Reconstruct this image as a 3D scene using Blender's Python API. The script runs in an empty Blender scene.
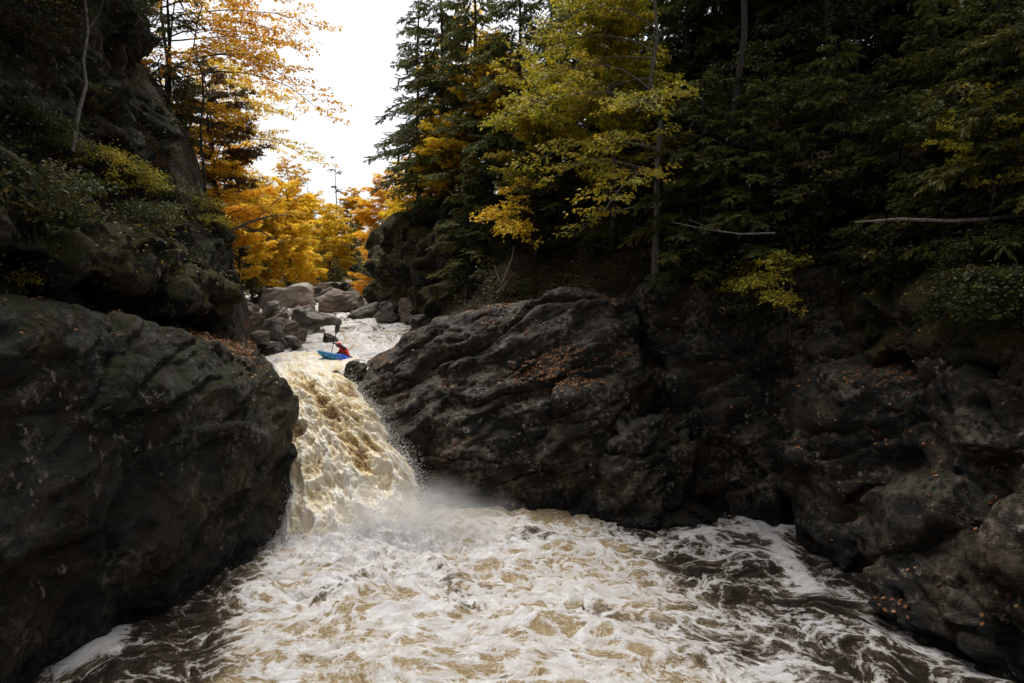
import bpy, bmesh, math, random
import numpy as np
from mathutils import Vector, Matrix

S = bpy.context.scene
COL = S.collection
R = math.radians

# ------------------------------------------------------------------ camera maths
F_PX, CW, CH = 700.0, 1024, 683
CAM = np.array([0.0, 0.0, 7.4])
PITCH = math.atan(41.5 / F_PX)
_cp, _sp = math.cos(PITCH), math.sin(PITCH)

def P(px, py, Y):
    """A point of the gorge at depth Y (metres up the valley) for a sight line of the survey view."""
    u = (px - CW / 2) / F_PX
    v = (CH / 2 - py) / F_PX
    d = np.array([u, _cp + v * _sp, -_sp + v * _cp])
    return CAM + d * (Y / d[1])

# ------------------------------------------------------------------ numpy noise
_rs = np.random.RandomState(7)
_perm = np.concatenate([_rs.permutation(256)] * 3).astype(np.int64)
_grad = _rs.normal(size=(256, 3)); _grad /= np.linalg.norm(_grad, axis=1)[:, None]

def perlin(p):
    p = np.asarray(p, dtype=np.float64)
    i = np.floor(p).astype(np.int64); f = p - i
    i &= 255
    w = f * f * f * (f * (f * 6 - 15) + 10)
    out = 0
    for dx in (0, 1):
        wx = w[:, 0] if dx else 1 - w[:, 0]
        a = _perm[(i[:, 0] + dx) & 255]
        for dy in (0, 1):
            wy = w[:, 1] if dy else 1 - w[:, 1]
            b = _perm[a + ((i[:, 1] + dy) & 255)]
            for dz in (0, 1):
                wz = w[:, 2] if dz else 1 - w[:, 2]
                g = _grad[_perm[b + ((i[:, 2] + dz) & 255)]]
                dot = g[:, 0] * (f[:, 0] - dx) + g[:, 1] * (f[:, 1] - dy) + g[:, 2] * (f[:, 2] - dz)
                out = out + wx * wy * wz * dot
    return out * 1.5

def fbm(p, octaves=4, lac=2.03, gain=0.5):
    a, t, n = 1.0, 0.0, 0.0
    p = np.asarray(p, dtype=np.float64)
    for k in range(octaves):
        t = t + a * perlin(p + 17.3 * k); n += a
        a *= gain; p = p * lac
    return t / n

def ridged(p, octaves=4, lac=2.05, gain=0.5):
    a, t, n = 1.0, 0.0, 0.0
    p = np.asarray(p, dtype=np.float64)
    for k in range(octaves):
        t = t + a * (1 - 2 * np.abs(perlin(p + 9.1 * k))); n += a
        a *= gain; p = p * lac
    return t / n

def worley(p):
    """F1, F2 and a random value of the nearest cell."""
    p = np.asarray(p, dtype=np.float64)
    i = np.floor(p).astype(np.int64)
    f1 = np.full(len(p), 9.0); f2 = np.full(len(p), 9.0); cid = np.zeros(len(p)); tilt = np.zeros(len(p))
    for dx in (-1, 0, 1):
        for dy in (-1, 0, 1):
            for dz in (-1, 0, 1):
                c = i + np.array([dx, dy, dz])
                h = _perm[(_perm[(_perm[c[:, 0] & 255] + c[:, 1]) & 255] + c[:, 2]) & 255]
                q = c + 0.5 + 0.42 * _grad[h]
                d = np.linalg.norm(q - p, axis=1)
                near = d < f1
                f2 = np.where(near, f1, np.minimum(f2, d))
                cid = np.where(near, h / 255.0, cid)
                g = _grad[(h * 7 + 13) & 255]
                tilt = np.where(near, ((p - q) * g).sum(1), tilt)
                f1 = np.where(near, d, f1)
    return f1, f2, cid, tilt

def sstep(a, b, x):
    t = np.clip((x - a) / (b - a), 0, 1)
    return t * t * (3 - 2 * t)

# ------------------------------------------------------------------ objects
def tag(o, label=None, cat=None, group=None, kind=None):
    if label: o['label'] = label
    if cat: o['category'] = cat
    if group: o['group'] = group
    if kind: o['kind'] = kind
    return o

def empty(name, loc=(0, 0, 0)):
    o = bpy.data.objects.new(name, None); COL.objects.link(o)
    o.location = loc; o.empty_display_size = 0.2
    return o

def mesh_from(name, verts, faces, mat=None, smooth=True, parent=None, attrs=None):
    """verts Nx3; faces an MxK integer array or a list of index lists."""
    me = bpy.data.meshes.new(name)
    verts = np.asarray(verts, dtype=np.float32)
    if isinstance(faces, np.ndarray):
        m, k = faces.shape
        me.vertices.add(len(verts)); me.vertices.foreach_set('co', verts.ravel())
        me.loops.add(m * k); me.loops.foreach_set('vertex_index', faces.ravel().astype(np.int32))
        me.polygons.add(m); me.polygons.foreach_set('loop_start', np.arange(0, m * k, k, dtype=np.int32))
        me.polygons.foreach_set('loop_total', np.full(m, k, dtype=np.int32))
        me.update(calc_edges=True); me.validate()
    else:
        me.from_pydata([tuple(v) for v in verts], [], faces); me.update()
    if attrs:
        for an, (typ, data) in attrs.items():
            at = me.attributes.new(an, typ, 'POINT')
            if typ == 'FLOAT': at.data.foreach_set('value', np.asarray(data, dtype=np.float32))
            else: at.data.foreach_set('vector', np.asarray(data, dtype=np.float32).ravel())
    if smooth:
        me.polygons.foreach_set('use_smooth', np.ones(len(me.polygons), dtype=bool))
    if mat: me.materials.append(mat)
    o = bpy.data.objects.new(name, me); COL.objects.link(o)
    if parent: o.parent = parent
    return o

def grid_faces(nu, nv):
    a = np.arange(nu * nv).reshape(nu, nv)
    return np.stack([a[:-1, :-1], a[1:, :-1], a[1:, 1:], a[:-1, 1:]], -1).reshape(-1, 4)

# ------------------------------------------------------------------ material helpers
def new_mat(name):
    m = bpy.data.materials.new(name); m.use_nodes = True
    nt = m.node_tree; nt.nodes.clear()
    out = nt.nodes.new('ShaderNodeOutputMaterial')
    return m, nt, out

def nd(nt, typ, ins=None, **props):
    n = nt.nodes.new('ShaderNode' + typ)
    for k, v in props.items(): setattr(n, k, v)
    for k, v in (ins or {}).items():
        s = n.inputs[k]
        if hasattr(v, 'node'): nt.links.new(v, s)
        else: s.default_value = v
    return n

def ramp(nt, fac, stops, interp='LINEAR'):
    n = nt.nodes.new('ShaderNodeValToRGB'); n.color_ramp.interpolation = interp
    el = n.color_ramp.elements
    while len(el) < len(stops): el.new(0.5)
    for e, (p, c) in zip(el, stops):
        e.position = p
        e.color = (c, c, c, 1) if not hasattr(c, '__len__') else (*c, 1)
    nt.links.new(fac, n.inputs[0])
    return n.outputs[0]

def mixc(nt, fac, a, b, blend='MIX'):
    n = nt.nodes.new('ShaderNodeMix'); n.data_type = 'RGBA'; n.blend_type = blend
    for idx, v in ((0, fac), (6, a), (7, b)):
        s = n.inputs[idx]
        if hasattr(v, 'node'): nt.links.new(v, s)
        else: s.default_value = v if idx == 0 else (*v, 1)
    return n.outputs[2]

def mth(nt, op, a, b=0.0, c=0.0, clamp=False):
    n = nt.nodes.new('ShaderNodeMath'); n.operation = op; n.use_clamp = clamp
    for idx, v in enumerate((a, b, c)):
        if hasattr(v, 'node'): nt.links.new(v, n.inputs[idx])
        else: n.inputs[idx].default_value = v
    return n.outputs[0]

def mapr(nt, v, a, b, c=0.0, d=1.0, smooth=True):
    n = nt.nodes.new('ShaderNodeMapRange'); n.interpolation_type = 'SMOOTHSTEP' if smooth else 'LINEAR'
    nt.links.new(v, n.inputs[0])
    for i, x in enumerate((a, b, c, d)):
        if hasattr(x, 'node'): nt.links.new(x, n.inputs[i + 1])
        else: n.inputs[i + 1].default_value = x
    return n.outputs[0]

def noise(nt, vec, scale, detail=5, rough=0.55, dist=0.0, col=False):
    n = nd(nt, 'TexNoise', {'Vector': vec, 'Scale': scale, 'Detail': detail, 'Roughness': rough, 'Distortion': dist})
    return n.outputs[1 if col else 0]

def mapping(nt, vec, scale=(1, 1, 1), rot=(0, 0, 0), loc=(0, 0, 0)):
    n = nd(nt, 'Mapping', {'Vector': vec, 'Scale': scale, 'Rotation': rot, 'Location': loc})
    return n.outputs[0]

def rock_material(name, dark=(0.005, 0.0042, 0.003), mid=(0.022, 0.018, 0.0115), pale=(0.21, 0.18, 0.135), moss=0.5,
                  mosscol=(0.016, 0.016, 0.005), tint=(0.044, 0.027, 0.011), foliation=(0.25, -0.5, 0.15), wet=0.5, pale_amt=0.75, soil=0.0, toplight=0.42):
    m, nt, out = new_mat(name)
    co = nd(nt, 'TexCoord').outputs['Object']
    geo = nd(nt, 'NewGeometry')
    warp = nd(nt, 'VectorMath', {0: noise(nt, co, 0.9, 4, col=True), 1: (0.5, 0.5, 0.5)}, operation='SUBTRACT').outputs[0]
    warp = nd(nt, 'VectorMath', {0: warp, 'Scale': 0.7}, operation='SCALE').outputs[0]
    wco = nd(nt, 'VectorMath', {0: co, 1: warp}).outputs[0]
    strat = mapping(nt, wco, (0.45, 1.3, 3.2), foliation)
    n1 = noise(nt, wco, 0.55, 8, 0.62)
    n2 = noise(nt, strat, 1.3, 9, 0.66)
    n3 = noise(nt, co, 5.5, 8, 0.68)
    base = mixc(nt, mapr(nt, n2, 0.36, 0.68), dark, mid)
    base = mixc(nt, mth(nt, 'MULTIPLY', mapr(nt, n1, 0.45, 0.62), 0.85), base, mixc(nt, mapr(nt, n3, 0.35, 0.65), tuple(c * 0.5 for c in tint), tuple(c * 1.3 for c in tint)))
    # pale lichen and mineral patches
    p1 = mapr(nt, noise(nt, mapping(nt, co, loc=(31, 7, 3)), 0.7, 8, 0.7), 0.50, 0.60)
    p2 = mapr(nt, n3, 0.44, 0.62)
    pm = mth(nt, 'MULTIPLY', mth(nt, 'MULTIPLY', p1, p2), pale_amt)
    base = mixc(nt, pm, base, pale)
    # streaks along the layering, and crumbs of lichen
    st = mapr(nt, noise(nt, mapping(nt, strat, (0.35, 2.2, 3.0)), 2.4, 6, 0.65), 0.57, 0.70)
    stm = mth(nt, 'MULTIPLY', st, mapr(nt, noise(nt, mapping(nt, co, loc=(11, 5, 29)), 0.6, 4, 0.6), 0.46, 0.62))
    base = mixc(nt, mth(nt, 'MULTIPLY', stm, 1.1 * pale_amt, clamp=True), base, tuple(c * 0.8 for c in pale))
    zone = mapr(nt, noise(nt, mapping(nt, co, loc=(41, 2, 13)), 0.9, 5, 0.65), 0.50, 0.62)
    sp = mapr(nt, noise(nt, mapping(nt, co, loc=(3, 17, 9)), 5.0, 5, 0.7), 0.57, 0.62)
    base = mixc(nt, mth(nt, 'MULTIPLY', mth(nt, 'MULTIPLY', sp, zone), 1.1 * pale_amt, clamp=True), base, (0.36, 0.33, 0.26))
    # weathered stone, paler on upward faces to paint in top light, then moss
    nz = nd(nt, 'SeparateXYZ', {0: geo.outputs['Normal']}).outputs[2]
    toplit = mapr(nt, mth(nt, 'ADD', nz, mth(nt, 'MULTIPLY', mth(nt, 'SUBTRACT', n3, 0.5), 1.3)), 0.45, 0.95)
    base = mixc(nt, mth(nt, 'MULTIPLY', toplit, toplight), base, mixc(nt, mapr(nt, n2, 0.35, 0.65), tuple(c * 0.55 for c in pale), pale))
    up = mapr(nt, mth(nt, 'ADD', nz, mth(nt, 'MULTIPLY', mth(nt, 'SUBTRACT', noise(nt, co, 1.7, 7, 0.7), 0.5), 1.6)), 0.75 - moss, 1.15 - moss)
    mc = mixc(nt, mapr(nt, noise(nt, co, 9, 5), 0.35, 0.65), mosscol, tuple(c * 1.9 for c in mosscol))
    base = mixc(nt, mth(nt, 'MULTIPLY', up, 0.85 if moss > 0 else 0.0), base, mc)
    if soil:
        sm = mapr(nt, noise(nt, co, 1.2, 9, 0.75), 0.5, 0.56)
        sc = mixc(nt, mapr(nt, noise(nt, co, 14, 4, 0.7), 0.42, 0.62), (0.03, 0.02, 0.012), (0.17, 0.085, 0.035))
        base = mixc(nt, mth(nt, 'MULTIPLY', sm, soil), base, sc)
    rough = mapr(nt, noise(nt, co, 0.9, 6, 0.65), 0.38, 0.62, 0.5 - 0.42 * wet, 0.95 - 0.2 * wet)
    rough = mth(nt, 'MAXIMUM', rough, mth(nt, 'MULTIPLY', up, 0.9))
    pz = nd(nt, 'SeparateXYZ', {0: geo.outputs['Position']}).outputs[2]
    band = mapr(nt, mth(nt, 'ADD', pz, mth(nt, 'MULTIPLY', mth(nt, 'SUBTRACT', n1, 0.5), 3.0)), 1.1, 0.35)
    base = mixc(nt, mth(nt, 'MULTIPLY', band, 0.75), base, (0.004, 0.0036, 0.003))
    rough = mth(nt, 'ADD', mth(nt, 'MULTIPLY', rough, mth(nt, 'SUBTRACT', 1.0, band)), mth(nt, 'MULTIPLY', band, 0.16))
    h = mth(nt, 'ADD', mth(nt, 'MULTIPLY', n2, 0.9), mth(nt, 'MULTIPLY', n3, 0.5))
    h = mth(nt, 'ADD', h, mth(nt, 'MULTIPLY', noise(nt, strat, 6.0, 7, 0.7), 0.35))
    cw = nd(nt, 'VectorMath', {0: strat, 1: nd(nt, 'VectorMath', {0: noise(nt, co, 2.0, 6, 0.7, col=True), 'Scale': 1.6}, operation='SCALE').outputs[0]}).outputs[0]
    cr = nd(nt, 'TexVoronoi', {'Vector': cw, 'Scale': 0.4}, feature='DISTANCE_TO_EDGE').outputs[0]
    h = mth(nt, 'ADD', h, mth(nt, 'MULTIPLY', mapr(nt, cr, 0.0, 0.03), 0.14))
    b = nd(nt, 'Bump', {'Height': h, 'Strength': 0.8, 'Distance': 0.26})
    bs = nd(nt, 'BsdfPrincipled', {'Base Color': base, 'Roughness': rough, 'Normal': b.outputs[0], 'Specular IOR Level': 0.16 + 0.22 * wet})
    nt.links.new(bs.outputs[0], out.inputs[0])
    return m

def leaf_material(name, stops, trans=0.4, rough=0.55):
    m, nt, out = new_mat(name)
    geo = nd(nt, 'NewGeometry')
    obj = nd(nt, 'ObjectInfo')
    co = nd(nt, 'TexCoord').outputs['Object']
    clump = noise(nt, co, 0.45, 3, 0.6)
    r = mth(nt, 'ADD', mth(nt, 'MULTIPLY', geo.outputs['Random Per Island'], 0.55), mth(nt, 'MULTIPLY', mapr(nt, clump, 0.3, 0.7), 0.45))
    c = ramp(nt, r, stops)
    hsv = nd(nt, 'HueSaturation', {'Hue': mth(nt, 'ADD', 0.49, mth(nt, 'MULTIPLY', obj.outputs['Random'], 0.02)),
                                   'Value': mth(nt, 'ADD', 0.85, mth(nt, 'MULTIPLY', obj.outputs['Random'], 0.3)), 'Color': c}).outputs[0]
    bs = nd(nt, 'BsdfPrincipled', {'Base Color': hsv, 'Roughness': rough, 'Specular IOR Level': 0.25})
    tr = nd(nt, 'BsdfTranslucent', {'Color': hsv})
    mx = nd(nt, 'MixShader', {0: trans, 1: bs.outputs[0], 2: tr.outputs[0]})
    nt.links.new(mx.outputs[0], out.inputs[0])
    return m

def bark_material(name, a, b, scale=4.0):
    m, nt, out = new_mat(name)
    co = nd(nt, 'TexCoord').outputs['Object']
    n = noise(nt, mapping(nt, co, (6, 6, 1)), scale, 6, 0.65)
    c = mixc(nt, mapr(nt, n, 0.35, 0.66), a, b)
    bp = nd(nt, 'Bump', {'Height': n, 'Strength': 0.8, 'Distance': 0.04})
    bs = nd(nt, 'BsdfPrincipled', {'Base Color': c, 'Roughness': 0.9, 'Normal': bp.outputs[0]})
    nt.links.new(bs.outputs[0], out.inputs[0])
    return m

def plain_material(name, col, rough=0.5, spec=0.5, var=0.0):
    m, nt, out = new_mat(name)
    co = nd(nt, 'TexCoord').outputs['Object']
    n = noise(nt, co, 9, 4)
    c = mixc(nt, mapr(nt, n, 0.35, 0.65), tuple(x * (1 - var) for x in col), tuple(min(1, x * (1 + var)) for x in col))
    bs = nd(nt, 'BsdfPrincipled', {'Base Color': c, 'Roughness': rough, 'Specular IOR Level': spec})
    nt.links.new(bs.outputs[0], out.inputs[0])
    return m
# ------------------------------------------------------------------ terrain
def lerp(tab, v):
    t = np.array(tab, dtype=float)
    return np.interp(v, t[:, 0], t[:, 1])

XL = [(-80, -12), (0, -12), (13, -11.8), (22, -11.5), (28, -11.3), (34, -12.6), (45, -16.5), (60, -23), (75, -30), (95, -44), (200, -90)]
XR = [(-80, 12), (0, 11.5), (13, 11.3), (20, 10.6), (24, 8.5), (26, 3), (28, -4.0), (34, -5.2), (45, -6), (60, -8.5), (75, -15), (95, -27), (200, -70)]
ZF = [(-80, -3), (22, -2.5), (26, 0.2), (28, 3.4), (32, 3.9), (36, 4.4), (42, 5.1), (50, 5.7), (60, 6.3), (75, 7), (100, 9), (200, 20)]
ZW = [(24, 2.6), (27.2, 4.0), (28.5, 4.35), (31, 4.62), (33, 4.82), (36, 5.25), (42, 5.85), (50, 6.4), (60, 6.95), (75, 7.4), (100, 9)]
XH = [(-80, 16), (0, 15), (14, 14.2), (20, 13.4), (24, 11.5), (27, 6.5), (30, 1.0), (34, -2.6), (45, -4.4), (60, -7), (75, -13.5), (95, -25), (200, -68)]

def terrain_z(x, y):
    x = np.asarray(x, dtype=float); y = np.asarray(y, dtype=float)
    xl, xr, zf, xh = lerp(XL, y), lerp(XR, y), lerp(ZF, y), lerp(XH, y)
    p = np.stack([x.ravel(), y.ravel(), 0 * x.ravel()], 1)
    n = (fbm(p * 0.12, 3) * 2.2 + fbm(p * 0.55 + 5, 3) * 0.7).reshape(x.shape)
    # right: a rocky bank, then a forested hillside
    d = np.maximum(x - xh, 0)
    hr = 7.2 + 26 * np.tanh(d * 0.66 / 26)
    kr = sstep(0, 1, (x - xr) / np.maximum(xh - xr, 0.6))
    zr = zf + (hr - zf) * kr + n * np.clip((x - xr) / 3, 0, 1)
    # left: a steep wall, then a plateau
    dl = np.maximum(xl - x, 0)
    far = sstep(34, 60, y)
    wall = lerp([(0, 0), (0.6, 3.5), (1.5, 6), (3.0, 11), (6, 17), (14, 24), (40, 34), (120, 40)], dl)
    gentle = lerp([(0, 0), (1, 1.2), (4, 3), (14, 8), (40, 20), (120, 34)], dl)
    wall = wall * (1 - far) + gentle * far
    zl = zf + wall + n * np.clip(dl / 3, 0, 1)
    z = np.where(x > xr, zr, np.where(x < xl, zl, zf + 0.25 * n))
    # unseen hill added across the gorge behind the viewpoint, cutting low light from there
    back = sstep(-8, -26, y)
    z = np.maximum(z, z * (1 - back) + 30 * back + n)
    return z

def tz(x, y): return float(terrain_z(np.array([x]), np.array([y]))[0])

def build_terrain():
    xs = np.concatenate([np.linspace(-400, -60, 18), np.linspace(-58, -20, 40), np.arange(-19.5, 20, 0.5), np.linspace(20.5, 60, 42), np.linspace(64, 400, 18)])
    ys = np.concatenate([np.linspace(-300, -40, 16), np.linspace(-36, 6, 30), np.arange(6.5, 50, 0.5), np.linspace(51, 100, 50), np.linspace(105, 500, 24)])
    X, Y = np.meshgrid(xs, ys, indexing='ij')
    Z = terrain_z(X, Y)
    V = np.stack([X, Y, Z], -1).reshape(-1, 3)
    o = mesh_from('ground', V, grid_faces(len(xs), len(ys)), MAT['soil'])
    return tag(o, 'dark forest floor and rock bed of the gorge', 'ground', kind='structure')

# ------------------------------------------------------------------ rock masses
FOL = np.array(Matrix.Rotation(R(24), 3, 'Y') @ Matrix.Rotation(R(-20), 3, 'Z'))

def hull_bm(pts, bm):
    b2 = bmesh.new()
    for p in pts: b2.verts.new(tuple(p))
    bmesh.ops.convex_hull(b2, input=b2.verts)
    bmesh.ops.delete(b2, geom=[v for v in b2.verts if not v.link_faces], context='VERTS')
    bmesh.ops.recalc_face_normals(b2, faces=b2.faces)
    me = bpy.data.meshes.new('tmp'); b2.to_mesh(me); b2.free()
    bm.from_mesh(me); bpy.data.meshes.remove(me)

def remesh(bm, voxel):
    me = bpy.data.meshes.new('tmp'); bm.to_mesh(me); bm.free()
    o = bpy.data.objects.new('tmp', me); COL.objects.link(o)
    md = o.modifiers.new('r', 'REMESH'); md.mode = 'VOXEL'; md.voxel_size = voxel
    dg = bpy.context.evaluated_depsgraph_get()
    ev = o.evaluated_get(dg); m2 = ev.to_mesh()
    V = np.empty(len(m2.vertices) * 3); m2.vertices.foreach_get('co', V); V = V.reshape(-1, 3)
    n = len(m2.polygons)
    Fq = np.empty(len(m2.loops), dtype=np.int32); m2.loops.foreach_get('vertex_index', Fq)
    Fq = Fq.reshape(n, 4)
    ev.to_mesh_clear()
    bpy.data.objects.remove(o); bpy.data.meshes.remove(me)
    return V, Fq

def vnormals(V, F):
    a = V[F[:, 2]] - V[F[:, 0]]; b = V[F[:, 3]] - V[F[:, 1]]
    fn = np.cross(a, b)
    N = np.zeros_like(V)
    for k in range(4): np.add.at(N, F[:, k], fn)
    return N / np.maximum(np.linalg.norm(N, axis=1), 1e-9)[:, None]

def smooth_verts(V, F, it, lam=0.6):
    E = np.concatenate([F[:, [0, 1]], F[:, [1, 2]], F[:, [2, 3]], F[:, [3, 0]]])
    cnt = np.zeros(len(V)); np.add.at(cnt, E[:, 0], 1); np.add.at(cnt, E[:, 1], 1)
    for _ in range(it):
        A = np.zeros_like(V)
        np.add.at(A, E[:, 0], V[E[:, 1]]); np.add.at(A, E[:, 1], V[E[:, 0]])
        V = V + lam * (A / cnt[:, None] - V)
    return V

def rock_mesh(hulls, voxel, smooth=6, big=0.35, strata=0.25, block=0.22, fine=0.045, layer=0.08, crack=0.16, facet=0.6, seed=0, rot=None, bscale=0.55):
    bm = bmesh.new()
    for h in hulls: hull_bm(h, bm)
    V, F = remesh(bm, voxel)
    V = smooth_verts(V, F, smooth)
    N = vnormals(V, F)
    q = V + seed * 13.7
    fo = (q @ (FOL if rot is None else rot).T) * np.array([0.28, 0.8, 1.5])
    w = fbm(q * 0.4, 2)[:, None] * 0.8
    g1, g2, cid, tl = worley((fo * np.array([1.6, 1, 0.8]) + 0.6 * w) * bscale * 0.8)
    f1, f2, cid2, tl2 = worley((fo + w) * bscale * 2.3 + 40)
    d = big * fbm(q * 0.3, 3) * 1.6 + strata * (fbm(fo * 0.9 + w, 5) * 1.2 + 0.35 * ridged(fo * 0.6 + w, 4) - 0.1)
    lay = fo[:, 2] * 0.8 + 0.5 * w[:, 0] + 0.35 * fbm(q * 0.5 + 31, 2)
    step = np.floor(lay * 1.6); fr = lay * 1.6 - step
    jit = perlin(np.stack([step * 7.7, fo[:, 0] * 0.5, fo[:, 1] * 0.5], 1))
    d += layer * (jit * 1.3 - 0.5 * sstep(0.12, 0.0, fr) - 0.3 * sstep(0.88, 1.0, fr))
    d -= crack * sstep(0.085, 0.0, g2 - g1) * (0.4 + 0.9 * cid)
    d += facet * (tl / (bscale * 0.8) * 0.55 + tl2 / (bscale * 2.3) * 0.6)
    d += block * (cid - 0.5) * 1.6 + block * 0.45 * (cid2 - 0.5) * 1.6
    V = V + N * d[:, None]
    V = smooth_verts(V, F, 1, 0.3)
    N = vnormals(V, F)
    V = V + N * (fine * fbm(q * 2.6, 4) * 1.6 + fine * 0.8 * ridged(fo * 4, 3))[:, None]
    return V, F

ROCKS = {}
def rock(name, label, cat, hulls, mat, voxel=0.12, group=None, **kw):
    V, F = rock_mesh(hulls, voxel, **kw)
    c = V.mean(0); c[2] = V[:, 2].min()
    o = mesh_from(name, V - c, F, mat)
    o.location = c
    tag(o, label, cat, group)
    ROCKS[o.name] = (V, F)
    return o

BVH = {}
def bvh(n):
    from mathutils.bvhtree import BVHTree
    if n not in BVH:
        V, F = ROCKS[n]; BVH[n] = BVHTree.FromPolygons(V.tolist(), F.tolist())
    return BVH[n]

def ground_z(x, y):
    z = tz(x, y)
    for n in ROCKS:
        V = ROCKS[n][0]
        if V[:, 0].min() < x < V[:, 0].max() and V[:, 1].min() < y < V[:, 1].max():
            h = bvh(n).ray_cast(Vector((x, y, 80)), Vector((0, 0, -1)))
            if h[0] is not None: z = max(z, h[0].z)
    return z

def xz(x, y, z): return np.array([x, y, z], float)
# ------------------------------------------------------------------ materials
MAT = {}
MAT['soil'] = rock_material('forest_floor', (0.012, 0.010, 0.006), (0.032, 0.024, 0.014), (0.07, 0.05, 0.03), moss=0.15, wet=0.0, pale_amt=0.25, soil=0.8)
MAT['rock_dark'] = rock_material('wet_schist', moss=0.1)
MAT['rock_left'] = rock_material('mossy_schist', dark=(0.005, 0.0043, 0.003), mid=(0.017, 0.015, 0.010), pale=(0.20, 0.18, 0.13), moss=0.45, toplight=0.2, pale_amt=0.55, wet=0.35, foliation=(0.2, 0.45, 0.1))
MAT['rock_cliff'] = rock_material('lichen_cliff', toplight=0.3, dark=(0.007, 0.0065, 0.0045), mid=(0.026, 0.024, 0.017), pale=(0.14, 0.14, 0.11), moss=0.45, pale_amt=0.6, wet=0.1)
MAT['rock_moss'] = rock_material('moss_rock', toplight=0.2, mosscol=(0.030, 0.028, 0.007), dark=(0.006, 0.005, 0.0035), mid=(0.021, 0.018, 0.012), pale=(0.20, 0.18, 0.13), moss=0.75, pale_amt=0.6, wet=0.1)
MAT['boulder_pale'] = rock_material('pale_boulder_stone', toplight=0.35, dark=(0.28, 0.235, 0.19), mid=(0.55, 0.49, 0.42), pale=(0.68, 0.63, 0.56), tint=(0.2, 0.14, 0.09), moss=-0.5, pale_amt=0.5, wet=0.0)
MAT['boulder_brown'] = rock_material('brown_boulder_stone', toplight=0.35, dark=(0.13, 0.10, 0.075), mid=(0.40, 0.32, 0.25), pale=(0.3, 0.25, 0.19), tint=(0.12, 0.07, 0.04), moss=-0.2, pale_amt=0.4, wet=0.2)
MAT['boulder_grey'] = rock_material('grey_boulder_stone', toplight=0.35, dark=(0.07, 0.063, 0.053), mid=(0.27, 0.245, 0.205), pale=(0.42, 0.39, 0.33), moss=0.0, pale_amt=0.4, wet=0.3)

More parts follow.
